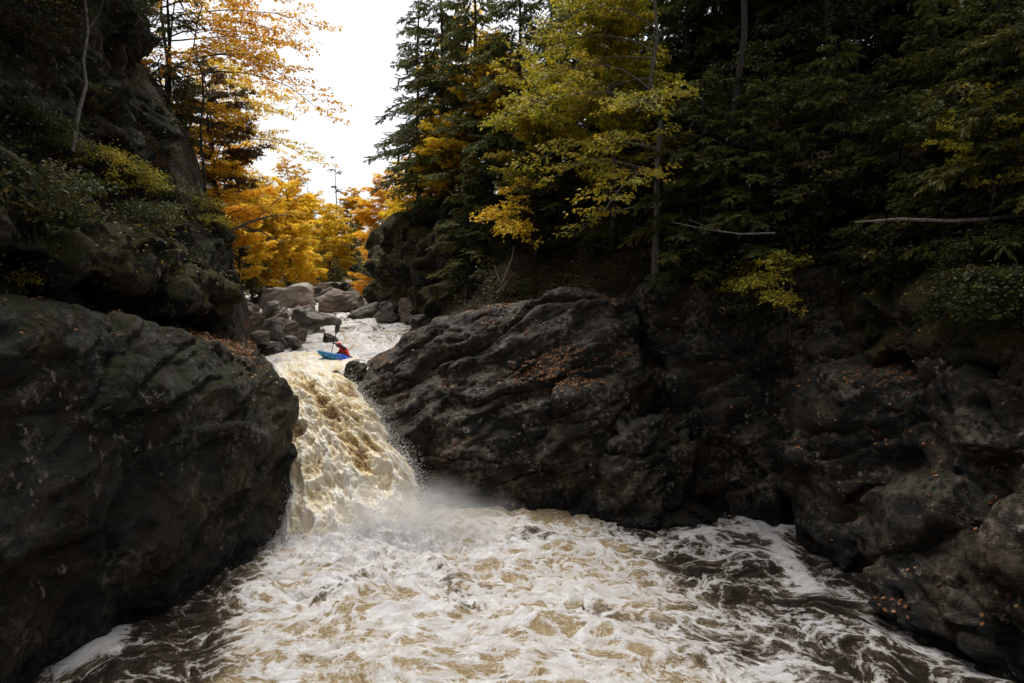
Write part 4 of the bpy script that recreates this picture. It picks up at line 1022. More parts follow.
    spots = [(700, 26, 's'), (735, 27.5, 'd'), (772, 25, 'd'), (815, 26, 's'), (858, 24, 'd'), (885, 21.5, 's'), (915, 22.5, 'd'), (945, 20, 's'), (975, 22, 'd'), (1010, 18, 's'),
             (830, 22.5, 'd'), (905, 18.8, 's'), (955, 17.6, 'd'), (995, 16.2, 's'), (1030, 15.5, 'd'), (670, 28.5, 'd'), (750, 24.2, 's'), (600, 31, 'd'), (560, 33, 'd'), (520, 35.5, 's'),
             (870, 27, 'd'), (935, 25, 's'), (1000, 24, 'd'), (800, 28.5, 's'), (720, 30, 'd'), (640, 32, 's')]
    for i, (px, Y, k) in enumerate(spots):
        if at(px, Y)[2] < 6.2: continue
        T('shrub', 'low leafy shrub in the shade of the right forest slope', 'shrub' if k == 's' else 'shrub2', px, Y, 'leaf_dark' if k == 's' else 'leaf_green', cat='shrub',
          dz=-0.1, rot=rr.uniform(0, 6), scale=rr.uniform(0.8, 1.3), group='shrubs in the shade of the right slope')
    # forest farther up both slopes, seen only between the nearer trees
    for i, (px, Y, k) in enumerate([(500, 52, 'h1'), (550, 48, 'h1'), (610, 46, 'h2'), (650, 44, 'h1'), (720, 42, 'h1'), (770, 40, 'h2'), (830, 37, 'h1'), (880, 39, 'h1'), (950, 35, 'h2'), (1000, 34, 'h1'), (1060, 30, 'h1'), (455, 58, 'h1')]):
        T(H, 'dark hemlock deep in the shaded forest high on the right slope', k, px, Y, 'needle', rot=i * 1.3, scale=1.05, group='hemlocks deep in the right forest')

    T(H, 'shaded hemlock directly behind the dark trunk right of the grey birch', 'h1', 708, 37, 'needle', rot=0.8, scale=1.05)
    T(H, 'shaded hemlock two trees right of the grey birch high on the slope', 'h1', 745, 36, 'needle', rot=3.8, scale=1.05)
    # tall trees added to shade the right side: trunks in view, crowns above it
    for i, (lab, px, Y, sc) in enumerate([('tall dark-trunked tree added for shade right of the bright hanging bush', 822, 28.5, 1.05),
                                       ('tall dark-trunked tree added for shade behind the shaded young hemlock over the cove', 735, 26.5, 1.1)]):
        T('shade_tree', lab, 'shade_canopy', px, Y, 'leaf_green', rot=i * 1.7, scale=sc)
    T(H, 'unseen hemlock added above the upper left cliff to shade the rock below', 'h1', -40, 17, 'needle', rot=1.0, scale=0.8, z=19.5)  # this hemlock and the next are added out of view to shade the left rock
    T(H, 'second unseen hemlock added for shade on the upper left cliff behind the grey leaning stem', 'h1', 60, 22, 'needle', rot=2.0, scale=0.75, z=18.5)
    # ---- left bank
    T(B, 'orange tree leaning out over the gap from the top of the left cliff', 'over', 172, 37, 'leaf_orange', rot=-0.1, scale=1.2, z=11.5)
    T(B, 'gold tree behind the orange leaning tree above the left cliff', 'over', 196, 45, 'leaf_gold', rot=-0.5, scale=1.05, z=10.5)
    T(H, 'dark hemlock with bare lower boughs at the edge of the left cliff top', 'h4', 176, 34.5, 'needle', rot=2.0, scale=0.72, z=12)
    T(B, 'second orange tree hanging lower over the gap under the first', 'over', 185, 40, 'leaf_orange', rot=-0.9, scale=0.75, z=8)
    T(H, 'green pine-like hemlock lit beside the sky on the left of the gap', 'h2', 232, 54, 'needle_blue', rot=1.0, scale=0.85)
    T(U, 'rust-brown thin tree clinging to the left bank below the hemlock', 'd3', 218, 40, 'leaf_rust', rot=0.5, scale=0.95)
    T(U, 'slim straight sapling at the corner of the left cliff', 'bare', 207, 33, 'leaf_rust', rot=0.5, scale=0.95)
    T(B, 'orange tree lower on the left bank behind the rust-brown tree', 'd3', 226, 47, 'leaf_orange', rot=1.5, scale=1.05)

SPEC = []
def on_rock(px, py, names):
    """first rock surface on the sight line"""
    best = None
    d = P(px, py, 10.0) - CAM; d /= np.linalg.norm(d)
    for n in names:
        h = bvh(n).ray_cast(Vector(CAM), Vector(d))
        if h[0] is not None and (best is None or h[3] < best[1]): best = (h[0], h[3], h[1])
    return best

def build_ledge_plants():
    G = gen_deciduous
    fern = lambda: G(301, 0.7, base=0.05, Rr=0.9, limbs=12, leaf=0.085, per=6, trunk_r=0.012, stems=3, sub_step=0.16, el=(0.9, -0.5))
    lime = lambda: G(302, 1.0, base=0.08, Rr=1.2, limbs=12, leaf=0.10, per=6, trunk_r=0.015, stems=3, sub_step=0.2, el=(0.6, -0.4))
    all_ = list(ROCKS)
    spots = [
        (112, 186, 'lime', 'leaf_lime', 1.0, 'yellow-green shrub brightest on the left cliff ledge'),
        (92, 172, 'fern', 'leaf_lime', 0.9, 'small yellowish shrub left of the brightest ledge shrub'),
        (140, 196, 'lime', 'leaf_lime', 0.8, 'yellowing shrub right of the brightest ledge shrub'),
        (172, 208, 'fern', 'leaf_green', 1.1, 'green shrub trailing over the middle of the left cliff ledge'),
        (200, 216, 'fern', 'leaf_lime', 0.9, 'pale shrub near the right end of the left cliff ledge'),
        (213, 228, 'fern', 'leaf_lime', 0.7, 'smallest pale shrub at the tip of the left cliff ledge'),
        (35, 150, 'lime', 'leaf_green', 0.9, 'dark green shrub at the left end of the cliff ledge'),
        (55, 162, 'fern', 'leaf_green', 0.9, 'low green shrub next to the dark shrub at the left end of the ledge'),
        (25, 290, 'fern', 'leaf_lime', 0.5, 'tiny yellow-leaved plant in the recess at the far left'),
        (770, 262, 'lime', 'leaf_lime', 0.9, 'bright yellow-green bush hanging over the cove on the right'),
        (745, 252, 'lime', 'leaf_lime', 0.7, 'smaller yellow-green bush left of the bright hanging bush'),
        (815, 246, 'lime', 'leaf_green', 1.0, 'green bush right of the bright hanging bush'),
        (860, 244, 'lime', 'leaf_green', 1.0, 'wide green bush on the mossy right slope'),
        (1000, 262, 'fern', 'leaf_green', 1.1, 'low green plant on the upper right shelf'),
        (965, 270, 'fern', 'leaf_green', 0.8, 'smaller green plant left of the low plant on the right shelf'),
        (640, 225, 'fern', 'leaf_dark', 1.0, 'dark plant rooted at the lip of the hollow'),
    ]
    for px, py, k, mt, sc, lab in spots:
        h = on_rock(px, py, all_)
        if h is None or h[1] > 45:
            q = P(px, py + 12, 24.6 if px < 900 else 18.5); loc = (q[0], q[1], min(q[2], ground_z(q[0], q[1])))
        else: loc = tuple(h[0])
        plant('shrub', lab, 'shrub', k, fern if k == 'fern' else lime, loc, mt, scale=sc, rot=px * 0.7, stem='stem', crown='foliage')

def build_cliff_shrubs():
    G = gen_deciduous
    fern = lambda: G(301, 0.7, base=0.05, Rr=0.9)
    rr = np.random.RandomState(31)
    k = 0
    while k < 9:
        px, py = rr.uniform(0, 120) if k < 5 else rr.uniform(120, 210), rr.uniform(0, 235)
        h = on_rock(px, py, ['cliff', 'cliff_shoulder', 'mossy_slab'])
        if h is None: continue
        plant('shrub', 'small dark shrub rooted in the upper left rock face', 'shrub', 'fern' if k % 2 else 'lime', fern, tuple(h[0]), 'leaf_dark' if k % 3 else 'leaf_green',
              scale=rr.uniform(0.7, 1.25), rot=rr.uniform(0, 6), group='shrubs rooted in the upper left cliff', stem='stem', crown='foliage')
        k += 1

def scatter(name, label, rocks, count, test, seed, size=(0.07, 0.14), mat=None, lift=0.0):
    rr = np.random.RandomState(seed)
    C, Nn = [], []
    for rn in rocks:
        V, F = ROCKS[rn]
        fc = V[F].mean(1)
        a = V[F[:, 2]] - V[F[:, 0]]; b = V[F[:, 3]] - V[F[:, 1]]
        n = np.cross(a, b); ar = np.linalg.norm(n, axis=1); n /= np.maximum(ar, 1e-12)[:, None]
        w = test(fc, n) * ar
        C.append((fc, n, w))
    fc = np.concatenate([c[0] for c in C]); n = np.concatenate([c[1] for c in C]); w = np.concatenate([c[2] for c in C])
    if w.sum() <= 0: return
    k = rr.choice(len(fc), count, p=w / w.sum())
    c = fc[k] + n[k] * rr.uniform(0.01, 0.04, count)[:, None] + rr.normal(0, 0.04, (count, 3)) * np.array([1, 1, 0.2])
    if lift: c = c + n[k] * np.abs(rr.normal(0, lift, count))[:, None] + rr.normal(0, lift * 0.5, (count, 3))
    d = np.cross(n[k], rr.normal(size=(count, 3)))
    ln = rr.uniform(size[0], size[1], count)
    V, Fc = leaf_quads(c, d, n[k] + rr.normal(0, 0.3, (count, 3)), ln, ln * rr.uniform(0.5, 0.8, count))
    o = mesh_from(name, V, Fc, mat or MAT['litter'], smooth=False)
    return tag(o, label, 'plants' if mat else 'leaf litter', kind='stuff')

def pix(fc):
    """survey-view pixel of points"""
    q = fc - CAM
    z = q[:, 1] * _cp - q[:, 2] * _sp; v = q[:, 1] * _sp + q[:, 2] * _cp
    return CW / 2 + F_PX * q[:, 0] / z, CH / 2 - F_PX * v / z

def build_litter():
    def clump(fc, s, lo, hi): return sstep(lo, hi, fbm(fc * s, 3))
    def gs(fc, x, y, z, rx, ry, rz): return np.exp(-((fc[:, 0] - x) / rx) ** 2 - ((fc[:, 1] - y) / ry) ** 2 - ((fc[:, 2] - z) / rz) ** 2)
    up = lambda n, a=0.5, b=0.9: sstep(a, b, n[:, 2])
    c = P(240, 352, 25); t1 = P(150, 304, 18)
    scatter('fallen_leaves', 'orange fallen leaves on the left rock top and brink', ['rock_outcrop'], 3000,
            lambda f, n: up(n) * (2.2 * gs(f, c[0], c[1], c[2], 1.6, 3.5, 2) + 0.6 * clump(f, 1.0, 0.0, 0.25) * (f[:, 2] > 6.4)), 1)
    scatter('fallen_leaves', 'fallen leaves on the tilted slab and left cliff', ['mossy_slab', 'cliff', 'cliff_shoulder'], 1500,
            lambda f, n: up(n, 0.45, 0.9) * (0.15 + clump(f, 0.7, 0.0, 0.3)), 2)
    a = P(560, 372, 26); b = P(590, 360, 26.3); e = P(500, 425, 25)
    scatter('fallen_leaves', 'rusty fallen leaves on the sloping ledge right of the fall', ['sloping_ledge'], 2000,
            lambda f, n: up(n, 0.4, 0.85) * (1.6 * gs(f, a[0], a[1], a[2], 1.2, 1.2, 0.6) + gs(f, b[0], b[1], b[2], 1.5, 1, 0.5) + 0.10 * clump(f, 0.9, 0.05, 0.3)), 3)
    scatter('fallen_leaves', 'rusty fallen leaves on the squat buttress', ['leafy_buttress', 'recess_wall'], 900,
            lambda f, n: up(n, 0.35, 0.85) * (0.03 + clump(f, 0.8, -0.05, 0.25)), 4)
    g = P(885, 372, 19)
    scatter('fallen_leaves', 'pale fallen leaves on the ledges of the right outcrop', ['stepped_outcrop', 'upper_ledge'], 3000,
            lambda f, n: up(n, 0.45, 0.9) * (0.1 + 0.8 * clump(f, 0.9, -0.1, 0.25) + 1.5 * gs(f, g[0], g[1], g[2], 1.6, 1.2, 0.6)), 5)
    scatter('fallen_leaves', 'fallen leaves on the mossy bank and blocks upstream', ['mossy_bank', 'bank_cliff'] + [r for r in ROCKS if r.startswith('boulder')], 1300,
            lambda f, n: up(n, 0.3, 0.8) * (0.05 + clump(f, 0.6, 0.05, 0.3)), 6, (0.08, 0.16))
    # plants rooted in the cracks of the left cliff
    cliffgreen = scatter('undergrowth', 'dark trailing plants rooted in the cracks of the left cliff', ['cliff', 'cliff_shoulder', 'mossy_slab'], 30000,
            lambda f, n: (0.15 + clump(f, 0.5, -0.12, 0.25)) * (0.3 + up(n, -0.1, 0.6)) * (f[:, 2] > 7.9) + 0.9 * clump(f, 0.8, -0.2, 0.2) * sstep(27.5, 30, f[:, 1]) * (f[:, 2] > 9), 12, (0.07, 0.15), MAT['leaf_dark'], 0.28)
    scatter('undergrowth', 'dark plants growing over the right bank cliff and mossy bank', ['bank_cliff', 'mossy_bank', 'recess_wall'], 12000,
            lambda f, n: clump(f, 0.4, -0.1, 0.25) * (0.2 + up(n, 0.0, 0.6)) * (f[:, 2] > 7.5), 13, (0.07, 0.16), MAT['leaf_dark'], 0.25)
    # low undergrowth over the slope
    rr = np.random.RandomState(19); m = 70000
    Y = rr.uniform(12, 48, m); x = lerp(XH, Y) + rr.gamma(1.7, 3.6, m) - 0.4
    q = np.stack([x, Y, 0 * x], 1); cl = fbm(q * 0.55, 3); keep = rr.rand(m) < sstep(-0.3, 0.2, cl)
    x, Y, cl, q = x[keep], Y[keep], cl[keep], q[keep]; m = len(x)
    z = terrain_z(x, Y) + rr.rand(m) ** 1.5 * (0.35 + 1.5 * sstep(-0.1, 0.4, cl))
    ln = rr.uniform(0.07, 0.17, m)
    V, Fc = leaf_quads(np.stack([x, Y, z], 1), rr.normal(size=(m, 3)) * np.array([1, 1, 0.4]), np.array([-0.4, -0.2, 1]) + rr.normal(0, 0.45, (m, 3)), ln, ln * 0.6)
    tag(mesh_from('undergrowth', V, Fc, MAT['leaf_dark'], smooth=False), 'low leafy undergrowth over the shaded right slope', 'undergrowth', kind='stuff')
    # leaf litter on the forest floor of the right slope
    rr = np.random.RandomState(9); m = 7000
    Y = rr.uniform(13, 34, m); x = lerp(XH, Y) + rr.gamma(1.6, 3.0, m) - 0.6
    z = terrain_z(x, Y)
    c = np.stack([x, Y, z + 0.03], 1)
    n = np.stack([-0.6 + rr.normal(0, 0.3, m), rr.normal(0, 0.3, m), np.ones(m)], 1)
    ln = rr.uniform(0.07, 0.15, m)
    V, Fc = leaf_quads(c, np.cross(n, rr.normal(size=(m, 3))), n, ln, ln * 0.65)
    tag(mesh_from('leaf_litter', V, Fc, MAT['litter'], smooth=False), 'leaf litter over the shaded right forest floor', 'leaf litter', kind='stuff')

def build_deadwood():
    def wood(name, label, paths, sides=6, mat='deadwood'):
        v, f = tubes(paths, sides); c = v.min(0)
        o = mesh_from(name, v - c, f, MAT[mat]); o.location = c
        return tag(o, label, 'branch')
    w = lambda *pts: np.array([P(*p) for p in pts])
    wood('dead_branch', 'forked bleached branch sticking up behind the streaked ledge', [
        (w((503, 291, 31.0), (500, 281, 31), (496, 272, 31), (495, 265, 31)), [0.07, 0.06, 0.05, 0.03]),
        (w((497, 293, 31), (503, 288, 31), (508, 281, 31)), [0.07, 0.06, 0.04]),
        (w((502, 283, 31), (508, 268, 31.2), (512, 258, 31.4), (514, 246, 31.6)), [0.04, 0.035, 0.03, 0.015])])
    wood('fallen_log', 'long pale fallen branch lying across the right slope', [
        (w((855, 222, 19), (900, 219, 18.6), (950, 221, 18.2), (990, 219, 17.6), (1040, 212, 17)), [0.02, 0.04, 0.05, 0.055, 0.06])])
    wood('dead_branch', 'thin pale dead branch poking out left of the bright hanging bush', [
        (w((775, 233, 23), (740, 234, 23.5), (705, 229, 24), (672, 222, 24.5)), [0.03, 0.028, 0.022, 0.01]),
        (w((720, 231, 23.8), (700, 224, 24), (690, 220, 24)), [0.015, 0.01, 0.006])])
    wood('dead_branch', 'thin hanging dead stem in front of the dark recess', [
        (w((779, 262, 24.2), (786, 300, 24.0), (795, 335, 23.7), (802, 360, 23.5), (808, 372, 23.4)), [0.018, 0.02, 0.018, 0.014, 0.008]),
        (w((795, 335, 23.7), (780, 345, 23.7), (768, 352, 23.7)), [0.012, 0.009, 0.005])])
    tp = w((84, -6, 22), (88, 30, 21.6), (83, 60, 21.3), (86, 85, 21), (79, 110, 20.6), (72, 152, 20))
    wood('leaning_stem', 'slim grey leaning tree stem against the upper left cliff', [
        (tp, [0.04, 0.045, 0.05, 0.055, 0.06, 0.07]), (w((86, 85, 21), (70, 70, 21), (58, 58, 21)), [0.02, 0.014, 0.006]), (w((88, 30, 21.6), (100, 12, 21.6), (105, -5, 21.6)), [0.02, 0.014, 0.006])], mat='bark_grey')
    wood('crooked_branch', 'crooked dark branch reaching over the stream in front of the yellow leaves', [
        (w((228, 232, 40), (250, 222, 40), (270, 216, 40), (290, 215, 40)), [0.09, 0.07, 0.05, 0.02]),
        (w((242, 226, 40), (262, 232, 39.6), (280, 242, 39.4), (292, 236, 39.2)), [0.05, 0.045, 0.035, 0.012]),
        (w((256, 220, 40), (268, 208, 40), (282, 196, 40)), [0.04, 0.03, 0.01])])
# ------------------------------------------------------------------ the kayaker
def capsule_pts(a, b, ra, rb, n=10):
    a, b = np.array(a, float), np.array(b, float)
    rr = np.random.RandomState(1); q = rr.normal(size=(60, 3)); q /= np.linalg.norm(q, axis=1)[:, None]
    return list(a + q * ra) + list(b + q * rb)

def build_kayak():
    c = P(345, 357, 30.7); c[2] = lerp(ZW, 30.7) + 0.10
    yaw = R(219)                      # bow to the left and towards the lip
    root = empty('kayak', c)
    root.rotation_euler = (R(17), R(-14), yaw)
    tag(root, 'blue and teal whitewater kayak nosing over the brink of the fall', 'kayak')
    Lh = 1.32
    us = np.linspace(-1, 1, 41); na = 20
    V = []
    for u in us:
        w = 0.335 * (1 - abs(u) ** 2.6) ** 0.75 + 0.012
        keel = -0.17 + 0.30 * abs(u) ** 2.4 * (1.15 if u > 0 else 0.9)
        deck = 0.17 + 0.11 * max(0, u) ** 0.8 - 0.02 * abs(u) + 0.06 * math.exp(-((u - 0.15) / 0.25) ** 2)
        deck = max(deck, keel + 0.03)
        for k in range(na):
            a = 2 * math.pi * k / na
            cx, cz = math.cos(a), math.sin(a)
            y = w * math.copysign(abs(cx) ** 0.7, cx)
            z = (keel + deck) / 2 + (deck - keel) / 2 * math.copysign(abs(cz) ** 0.8, cz)
            V.append((u * Lh, y, z))
    idx = np.arange(len(us) * na).reshape(len(us), na); nx = np.roll(idx, -1, 1)
    F = np.stack([idx[:-1], nx[:-1], nx[1:], idx[1:]], -1).reshape(-1, 4)
    faces = [list(map(int, f)) for f in F] + [list(map(int, idx[0][::-1])), list(map(int, idx[-1]))]
    m, nt, out = new_mat('kayak_plastic')
    x = nd(nt, 'SeparateXYZ', {0: nd(nt, 'TexCoord').outputs['Object']}).outputs[0]
    col = mixc(nt, mapr(nt, x, 0.25, 0.75), (0.008, 0.09, 0.74), (0.010, 0.20, 0.42))
    bs = nd(nt, 'BsdfPrincipled', {'Base Color': col, 'Roughness': 0.32})
    nt.links.new(bs.outputs[0], out.inputs[0])
    mesh_from('hull', V, faces, m, parent=root)
    # cockpit rim and spray skirt
    a = np.linspace(0, 2 * np.pi, 33)[:-1]
    ring = np.stack([0.06 + 0.40 * np.cos(a), 0.245 * np.sin(a), 0.232 + 0.02 * np.cos(a)], 1)
    ring = np.concatenate([ring, ring[:2]])
    v, f = tubes([(ring, np.full(len(ring), 0.022))], 6)
    mesh_from('cockpit_rim', v, f, MAT['black'], parent=root)
    sk = [(0.06 + 0.39 * s * math.cos(t) - 0.06 * (1 - s), 0.235 * s * math.sin(t), 0.238 + 0.16 * (1 - s) ** 1.5) for s in (1.0, 0.75, 0.5) for t in a]
    ids = np.arange(96).reshape(3, 32); nxs = np.roll(ids, -1, 1)
    fs = [list(map(int, q)) for q in np.stack([ids[:-1], nxs[:-1], nxs[1:], ids[1:]], -1).reshape(-1, 4)] + [list(map(int, ids[-1]))]
    mesh_from('spray_skirt', sk, fs, MAT['black'], parent=root)
    for sx in (-1, 1):
        ends = (1.10, 1.22) if sx > 0 else (-1.16, -1.02)
        zz = 0.275 if sx > 0 else 0.17
        v, f = tubes([(np.array([(ends[0], 0, zz - 0.02), (ends[0] + 0.02, 0, zz + 0.035), (ends[1] - 0.02, 0, zz + 0.035), (ends[1], 0, zz - 0.02)]), np.full(4, 0.012))], 6)
        mesh_from('grab_handle', v, f, MAT['black'], parent=root)
    bpy.context.view_layer.update()
    M = root.matrix_basis.copy()
    return M

def union_mesh(parts, voxel, smooth=3):
    bm = bmesh.new()
    for h in parts: hull_bm(h, bm)
    V, F = remesh(bm, voxel)
    return smooth_verts(V, F, smooth), F

def build_person(M):
    root = empty('person', M @ Vector((-0.05, 0, 0.05)))
    root.rotation_euler = M.to_euler()
    tag(root, 'kayaker in a red helmet and red vest leaning forward with a black paddle', 'person')
    # kayak frame: x to the bow, y to port, z up; torso hunched forward over the deck and turned to the right hand side
    hip = np.array([-0.10, 0, 0.12]); chest = np.array([0.10, -0.05, 0.50]); neck = np.array([0.20, -0.08, 0.62]); head = np.array([0.31, -0.11, 0.72])
    shR = np.array([0.14, -0.25, 0.52]); shL = np.array([0.14, 0.15, 0.55])
    hR = np.array([0.50, -0.40, 0.37]); hL = np.array([0.55, -0.13, 0.78])
    elR = np.array([0.26, -0.45, 0.36]); elL = np.array([0.38, 0.13, 0.66])
    off = np.array([0.05, 0, -0.05])
    cp = capsule_pts
    parts = [cp(hip, chest, 0.155, 0.16), cp(chest, neck, 0.12, 0.06), cp(shR, shL, 0.075, 0.075), cp(neck, head, 0.055, 0.06),
             cp(head, head + np.array([0.02, -0.005, -0.03]), 0.092, 0.075), cp(head + np.array([0.095, -0.03, -0.02]), head + np.array([0.09, -0.03, -0.04]), 0.016, 0.018),
             cp(shR, elR, 0.058, 0.045), cp(elR, hR, 0.043, 0.03), cp(shL, elL, 0.058, 0.045), cp(elL, hL, 0.043, 0.03),
             cp(hip, hip + np.array([0.35, 0.13, -0.02]), 0.10, 0.085), cp(hip, hip + np.array([0.35, -0.13, -0.02]), 0.10, 0.085),
             cp(hip + np.array([0.35, 0.13, -0.02]), hip + np.array([0.75, 0.10, -0.06]), 0.07, 0.05), cp(hip + np.array([0.35, -0.13, -0.02]), hip + np.array([0.75, -0.10, -0.06]), 0.07, 0.05)]
    ax = (hL - hR) / np.linalg.norm(hL - hR)        # paddle shaft direction
    for h, el in ((hR, elR), (hL, elL)):
        fw = (h - el) / np.linalg.norm(h - el)
        fw = fw - ax * fw.dot(ax); fw /= np.linalg.norm(fw); sd = np.cross(ax, fw)
        palm = h - fw * 0.012
        parts.append(cp(palm - ax * 0.03, palm + ax * 0.03, 0.024, 0.024))
        for k, ln in enumerate((0.028, 0.033, 0.031, 0.024)):
            b0 = palm + ax * (0.033 - 0.022 * k) + fw * 0.015
            b1 = b0 + fw * ln + sd * 0.022
            b2 = b1 + sd * 0.02 - fw * 0.025
            parts += [cp(b0, b1, 0.010, 0.009), cp(b1, b2, 0.009, 0.008)]
        parts.append(cp(palm + ax * 0.025, palm + ax * 0.035 - sd * 0.03 + fw * 0.03, 0.011, 0.009))
    V, F = union_mesh([[q + off for q in p] for p in parts], 0.0085, 2)
    mesh_from('body', V, F, MAT['drysuit'], parent=root)
    # face skin and features, helmet, vest
    hd = head + off
    fc = [cp(hd + np.array([0.028, -0.01, -0.015]), hd + np.array([0.035, -0.012, -0.055]), 0.074, 0.056)]
    fc.append(cp(hd + np.array([0.105, -0.03, -0.015]), hd + np.array([0.112, -0.032, -0.035]), 0.010, 0.014))
    V, F = union_mesh(fc, 0.007, 2)
    face = mesh_from('face', V, F, MAT['skin'], parent=root)
    for s in (-1, 1):
        e = hd + np.array([0.092, -0.02 + 0.03 * s, 0.0])
        V, F = union_mesh([cp(e, e + np.array([0.002, 0, 0]), 0.011, 0.011)], 0.004, 1)
        mesh_from('eye', V, F, MAT['black'], parent=face)
    e = hd + np.array([0.088, -0.024, -0.062])
    V, F = union_mesh([cp(e + np.array([0, -0.02, 0]), e + np.array([0, 0.02, 0]), 0.007, 0.007)], 0.004, 1)
    mesh_from('mouth', V, F, MAT['lips'], parent=face)
    hl = [cp(hd + np.array([-0.012, 0.0, 0.03]), hd + np.array([0.012, 0, 0.028]), 0.122, 0.12), cp(hd + np.array([-0.05, 0, -0.03]), hd + np.array([-0.04, 0, 0.0]), 0.10, 0.11)]
    V, F = union_mesh(hl, 0.012, 3)
    k = (V - hd)
    low = (k[:, 2] < 0.022 + 0.5 * -np.minimum(k[:, 0], 0) * -1.4) & (k[:, 0] > 0.0)
    V[low & (k[:, 0] > 0.03), 0] = np.minimum(V[low & (k[:, 0] > 0.03), 0], hd[0] + 0.045)
    hel = mesh_from('helmet', V, F, MAT['red_shell'], parent=root)
    v, f = tubes([(hd + np.array([(0.06, -0.115, 0.02), (0.128, -0.06, 0.03), (0.138, 0, 0.032), (0.128, 0.06, 0.03), (0.06, 0.115, 0.02)]), np.full(5, 0.011))], 6)
    mesh_from('helmet_brim', v, f, MAT['red_shell'], parent=hel)
    vs = [cp(hip + off + np.array([0.06, 0, 0.12]), chest + off + np.array([0.0, 0, 0.02]), 0.175, 0.185), cp(chest + off, shR * 0.6 + chest * 0.4 + off, 0.15, 0.10), cp(chest + off, shL * 0.6 + chest * 0.4 + off, 0.15, 0.10)]
    V, F = union_mesh(vs, 0.014, 3)
    vest = mesh_from('life_vest', V, F, MAT['red_cloth'], parent=root)
    st = [(chest + off + 0.196 * np.array([math.cos(t), math.sin(t), 0]) + np.array([-0.06, 0, -0.14])) for t in np.linspace(0, 2 * np.pi, 25)]
    v, f = tubes([(np.array(st), np.full(25, 0.013))], 6)
    mesh_from('waist_strap', v, f, MAT['black'], parent=vest)
    # paddle, held in both hands: a thing of its own
    pc = (hR + hL) / 2 + off
    pad = empty('paddle', M @ Vector((-0.05, 0, 0.05)))
    pad.rotation_euler = M.to_euler()
    tag(pad, 'black double-bladed paddle planted left of the kayaker with one blade raised', 'paddle')
    a0, a1 = pc - ax * 0.72, pc + ax * 0.72
    v, f = tubes([(np.array([a0, pc, a1]), np.full(3, 0.0155))], 8)
    mesh_from('shaft', v, f, MAT['black'], parent=pad)
    for s, e in ((-1, a0), (1, a1)):
        d = ax * s; sd = np.cross(d, np.array([0.25, 0.9, 0.1])); sd /= np.linalg.norm(sd); n = np.cross(sd, d)
        outl = [(0.0, 0.02), (0.06, 0.045), (0.15, 0.085), (0.28, 0.105), (0.38, 0.095), (0.45, 0.06), (0.47, 0.02)]
        left = [e + d * (u - 0.05) + sd * w for u, w in outl]; right_ = [e + d * (u - 0.05) - sd * w for u, w in outl][::-1]
        ol = left + right_; k = len(ol)
        V = [q + n * 0.009 for q in ol] + [q - n * 0.009 for q in ol]
        fs = [list(range(k)), list(range(2 * k - 1, k - 1, -1))] + [[(i + 1) % k, i, k + i, k + (i + 1) % k] for i in range(k)]
        mesh_from('blade', V, fs, MAT['black'], smooth=False, parent=pad)

# ------------------------------------------------------------------ light, sky, camera
def build_mist():
    m, nt, out = new_mat('spray_mist')
    co = nd(nt, 'TexCoord').outputs['Object']
    ln = nd(nt, 'VectorMath', {0: co}, operation='LENGTH').outputs['Value']
    d = mapr(nt, ln, 1.0, 0.15)
    d = mth(nt, 'MULTIPLY', d, mapr(nt, noise(nt, co, 2.2, 3), 0.3, 0.7))
    v = nd(nt, 'VolumePrincipled', {'Color': (0.95, 0.94, 0.92, 1), 'Density': mth(nt, 'MULTIPLY', d, 1.1), 'Anisotropy': 0.2})
    nt.links.new(v.outputs[0], out.inputs[1])
    bm = bmesh.new(); bmesh.ops.create_icosphere(bm, subdivisions=3, radius=1.0)
    me = bpy.data.meshes.new('mist'); bm.to_mesh(me); bm.free(); me.materials.append(m)
    o = bpy.data.objects.new('mist', me); COL.objects.link(o)
    o.location = (-3.2, 21.4, 0.6); o.scale = (3.9, 2.0, 1.6)
    tag(o, 'pale spray mist hanging over the foot of the waterfall', 'mist', kind='stuff')

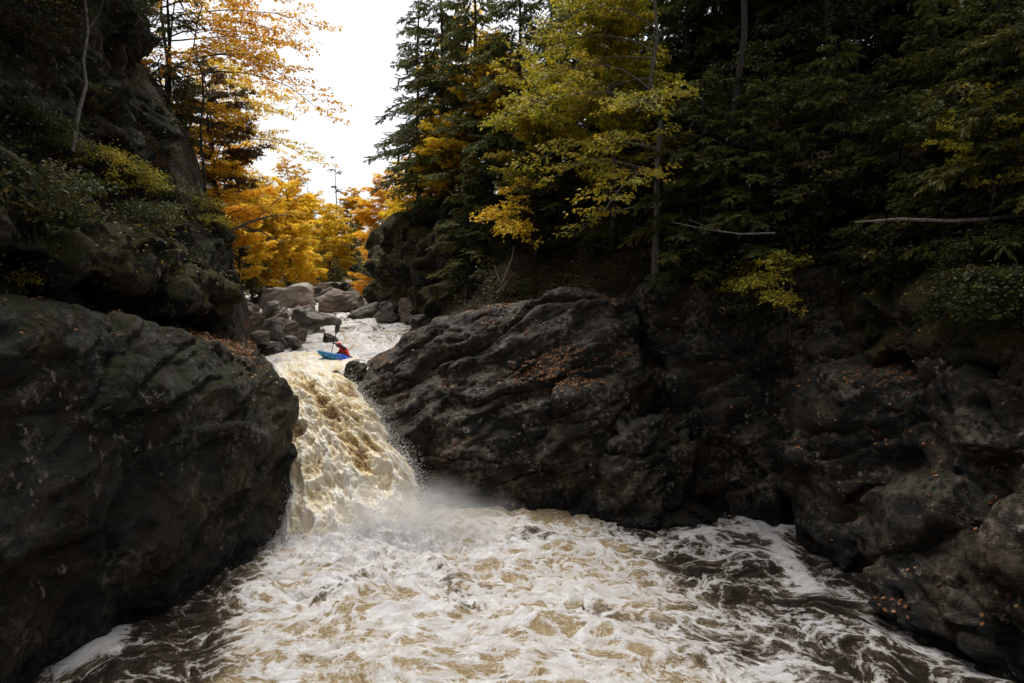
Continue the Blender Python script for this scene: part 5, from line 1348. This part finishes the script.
EXPOSURE = 0.7
def build_light():
    w = bpy.data.worlds.new('World'); S.world = w; w.use_nodes = True
    nt = w.node_tree; nt.nodes.clear()
    out = nt.nodes.new('ShaderNodeOutputWorld')
    el, rot = R(70), R(-20)
    sky = nt.nodes.new('ShaderNodeTexSky'); sky.sky_type = 'NISHITA'; sky.sun_disc = False
    sky.sun_elevation = el; sky.sun_rotation = rot; sky.dust_density = 4.0; sky.air_density = 1.0; sky.ozone_density = 1.0
    # a sheet of high bright cloud takes the blue out of the sky
    hsv = nd(nt, 'HueSaturation', {'Saturation': 0.22, 'Color': sky.outputs[0]})
    bg = nd(nt, 'Background', {'Color': hsv.outputs[0], 'Strength': 0.14})
    nt.links.new(bg.outputs[0], out.inputs[0])
    ld = bpy.data.lights.new('sun', 'SUN'); ld.energy = 1.5; ld.angle = R(25); ld.color = (1.0, 0.965, 0.92)
    so = bpy.data.objects.new('sun', ld); COL.objects.link(so)
    d = Vector((math.sin(rot) * math.cos(el), math.cos(rot) * math.cos(el), math.sin(el)))
    so.rotation_euler = d.to_track_quat('Z', 'Y').to_euler()
    so.location = d * 60
    cam = bpy.data.cameras.new('camera'); cam.sensor_width = 36; cam.lens = F_PX / CW * 36; cam.clip_end = 2000; cam.clip_start = 0.1
    co = bpy.data.objects.new('camera', cam); COL.objects.link(co)
    co.location = CAM; co.rotation_euler = (math.pi / 2 - PITCH, 0, 0)
    S.camera = co
    v = S.view_settings; v.view_transform = 'Standard'; v.look = 'None'; v.gamma = 1; v.exposure = EXPOSURE; v.use_curve_mapping = False
    S.render.engine = 'CYCLES'
    S.cycles.use_denoising = True; S.cycles.denoiser = 'OPENIMAGEDENOISE'
    S.cycles.max_bounces = 6; S.cycles.diffuse_bounces = 3; S.cycles.transmission_bounces = 4; S.cycles.glossy_bounces = 2; S.cycles.volume_bounces = 1
    S.cycles.sample_clamp_indirect = 6

import time as _t
_t0 = _t.time()
def lap(n): print('LAP %-10s %.1f' % (n, _t.time() - _t0), flush=True)
MAT['pool'] = water_material('pool_water'); MAT['rapid'] = water_material('rapid_water', 0.07); MAT['fall'] = fall_material()
MAT['drops'] = plain_material('drops', (0.82, 0.8, 0.77), 0.4)
MAT['black'] = plain_material('black_composite', (0.012, 0.012, 0.013), 0.35)
MAT['drysuit'] = plain_material('black_drysuit', (0.018, 0.018, 0.022), 0.6, var=0.2)
MAT['skin'] = plain_material('skin', (0.5, 0.3, 0.22), 0.5); MAT['lips'] = plain_material('lips', (0.35, 0.13, 0.11), 0.5)
MAT['red_shell'] = plain_material('red_shell', (0.82, 0.015, 0.018), 0.25); MAT['red_cloth'] = plain_material('red_cloth', (0.80, 0.02, 0.022), 0.7, var=0.15)
foliage_materials()
build_light()
build_terrain(); lap('terrain')
build_rocks(); lap('rocks')
build_boulders(); lap('boulders')
build_pool(); lap('pool'); build_river(); build_fall(); lap('water')
M = build_kayak(); build_person(M); lap('kayak')
build_trees(); lap('trees')
build_ledge_plants(); build_cliff_shrubs(); build_litter(); build_deadwood(); lap('plants')
build_mist(); lap('mist')
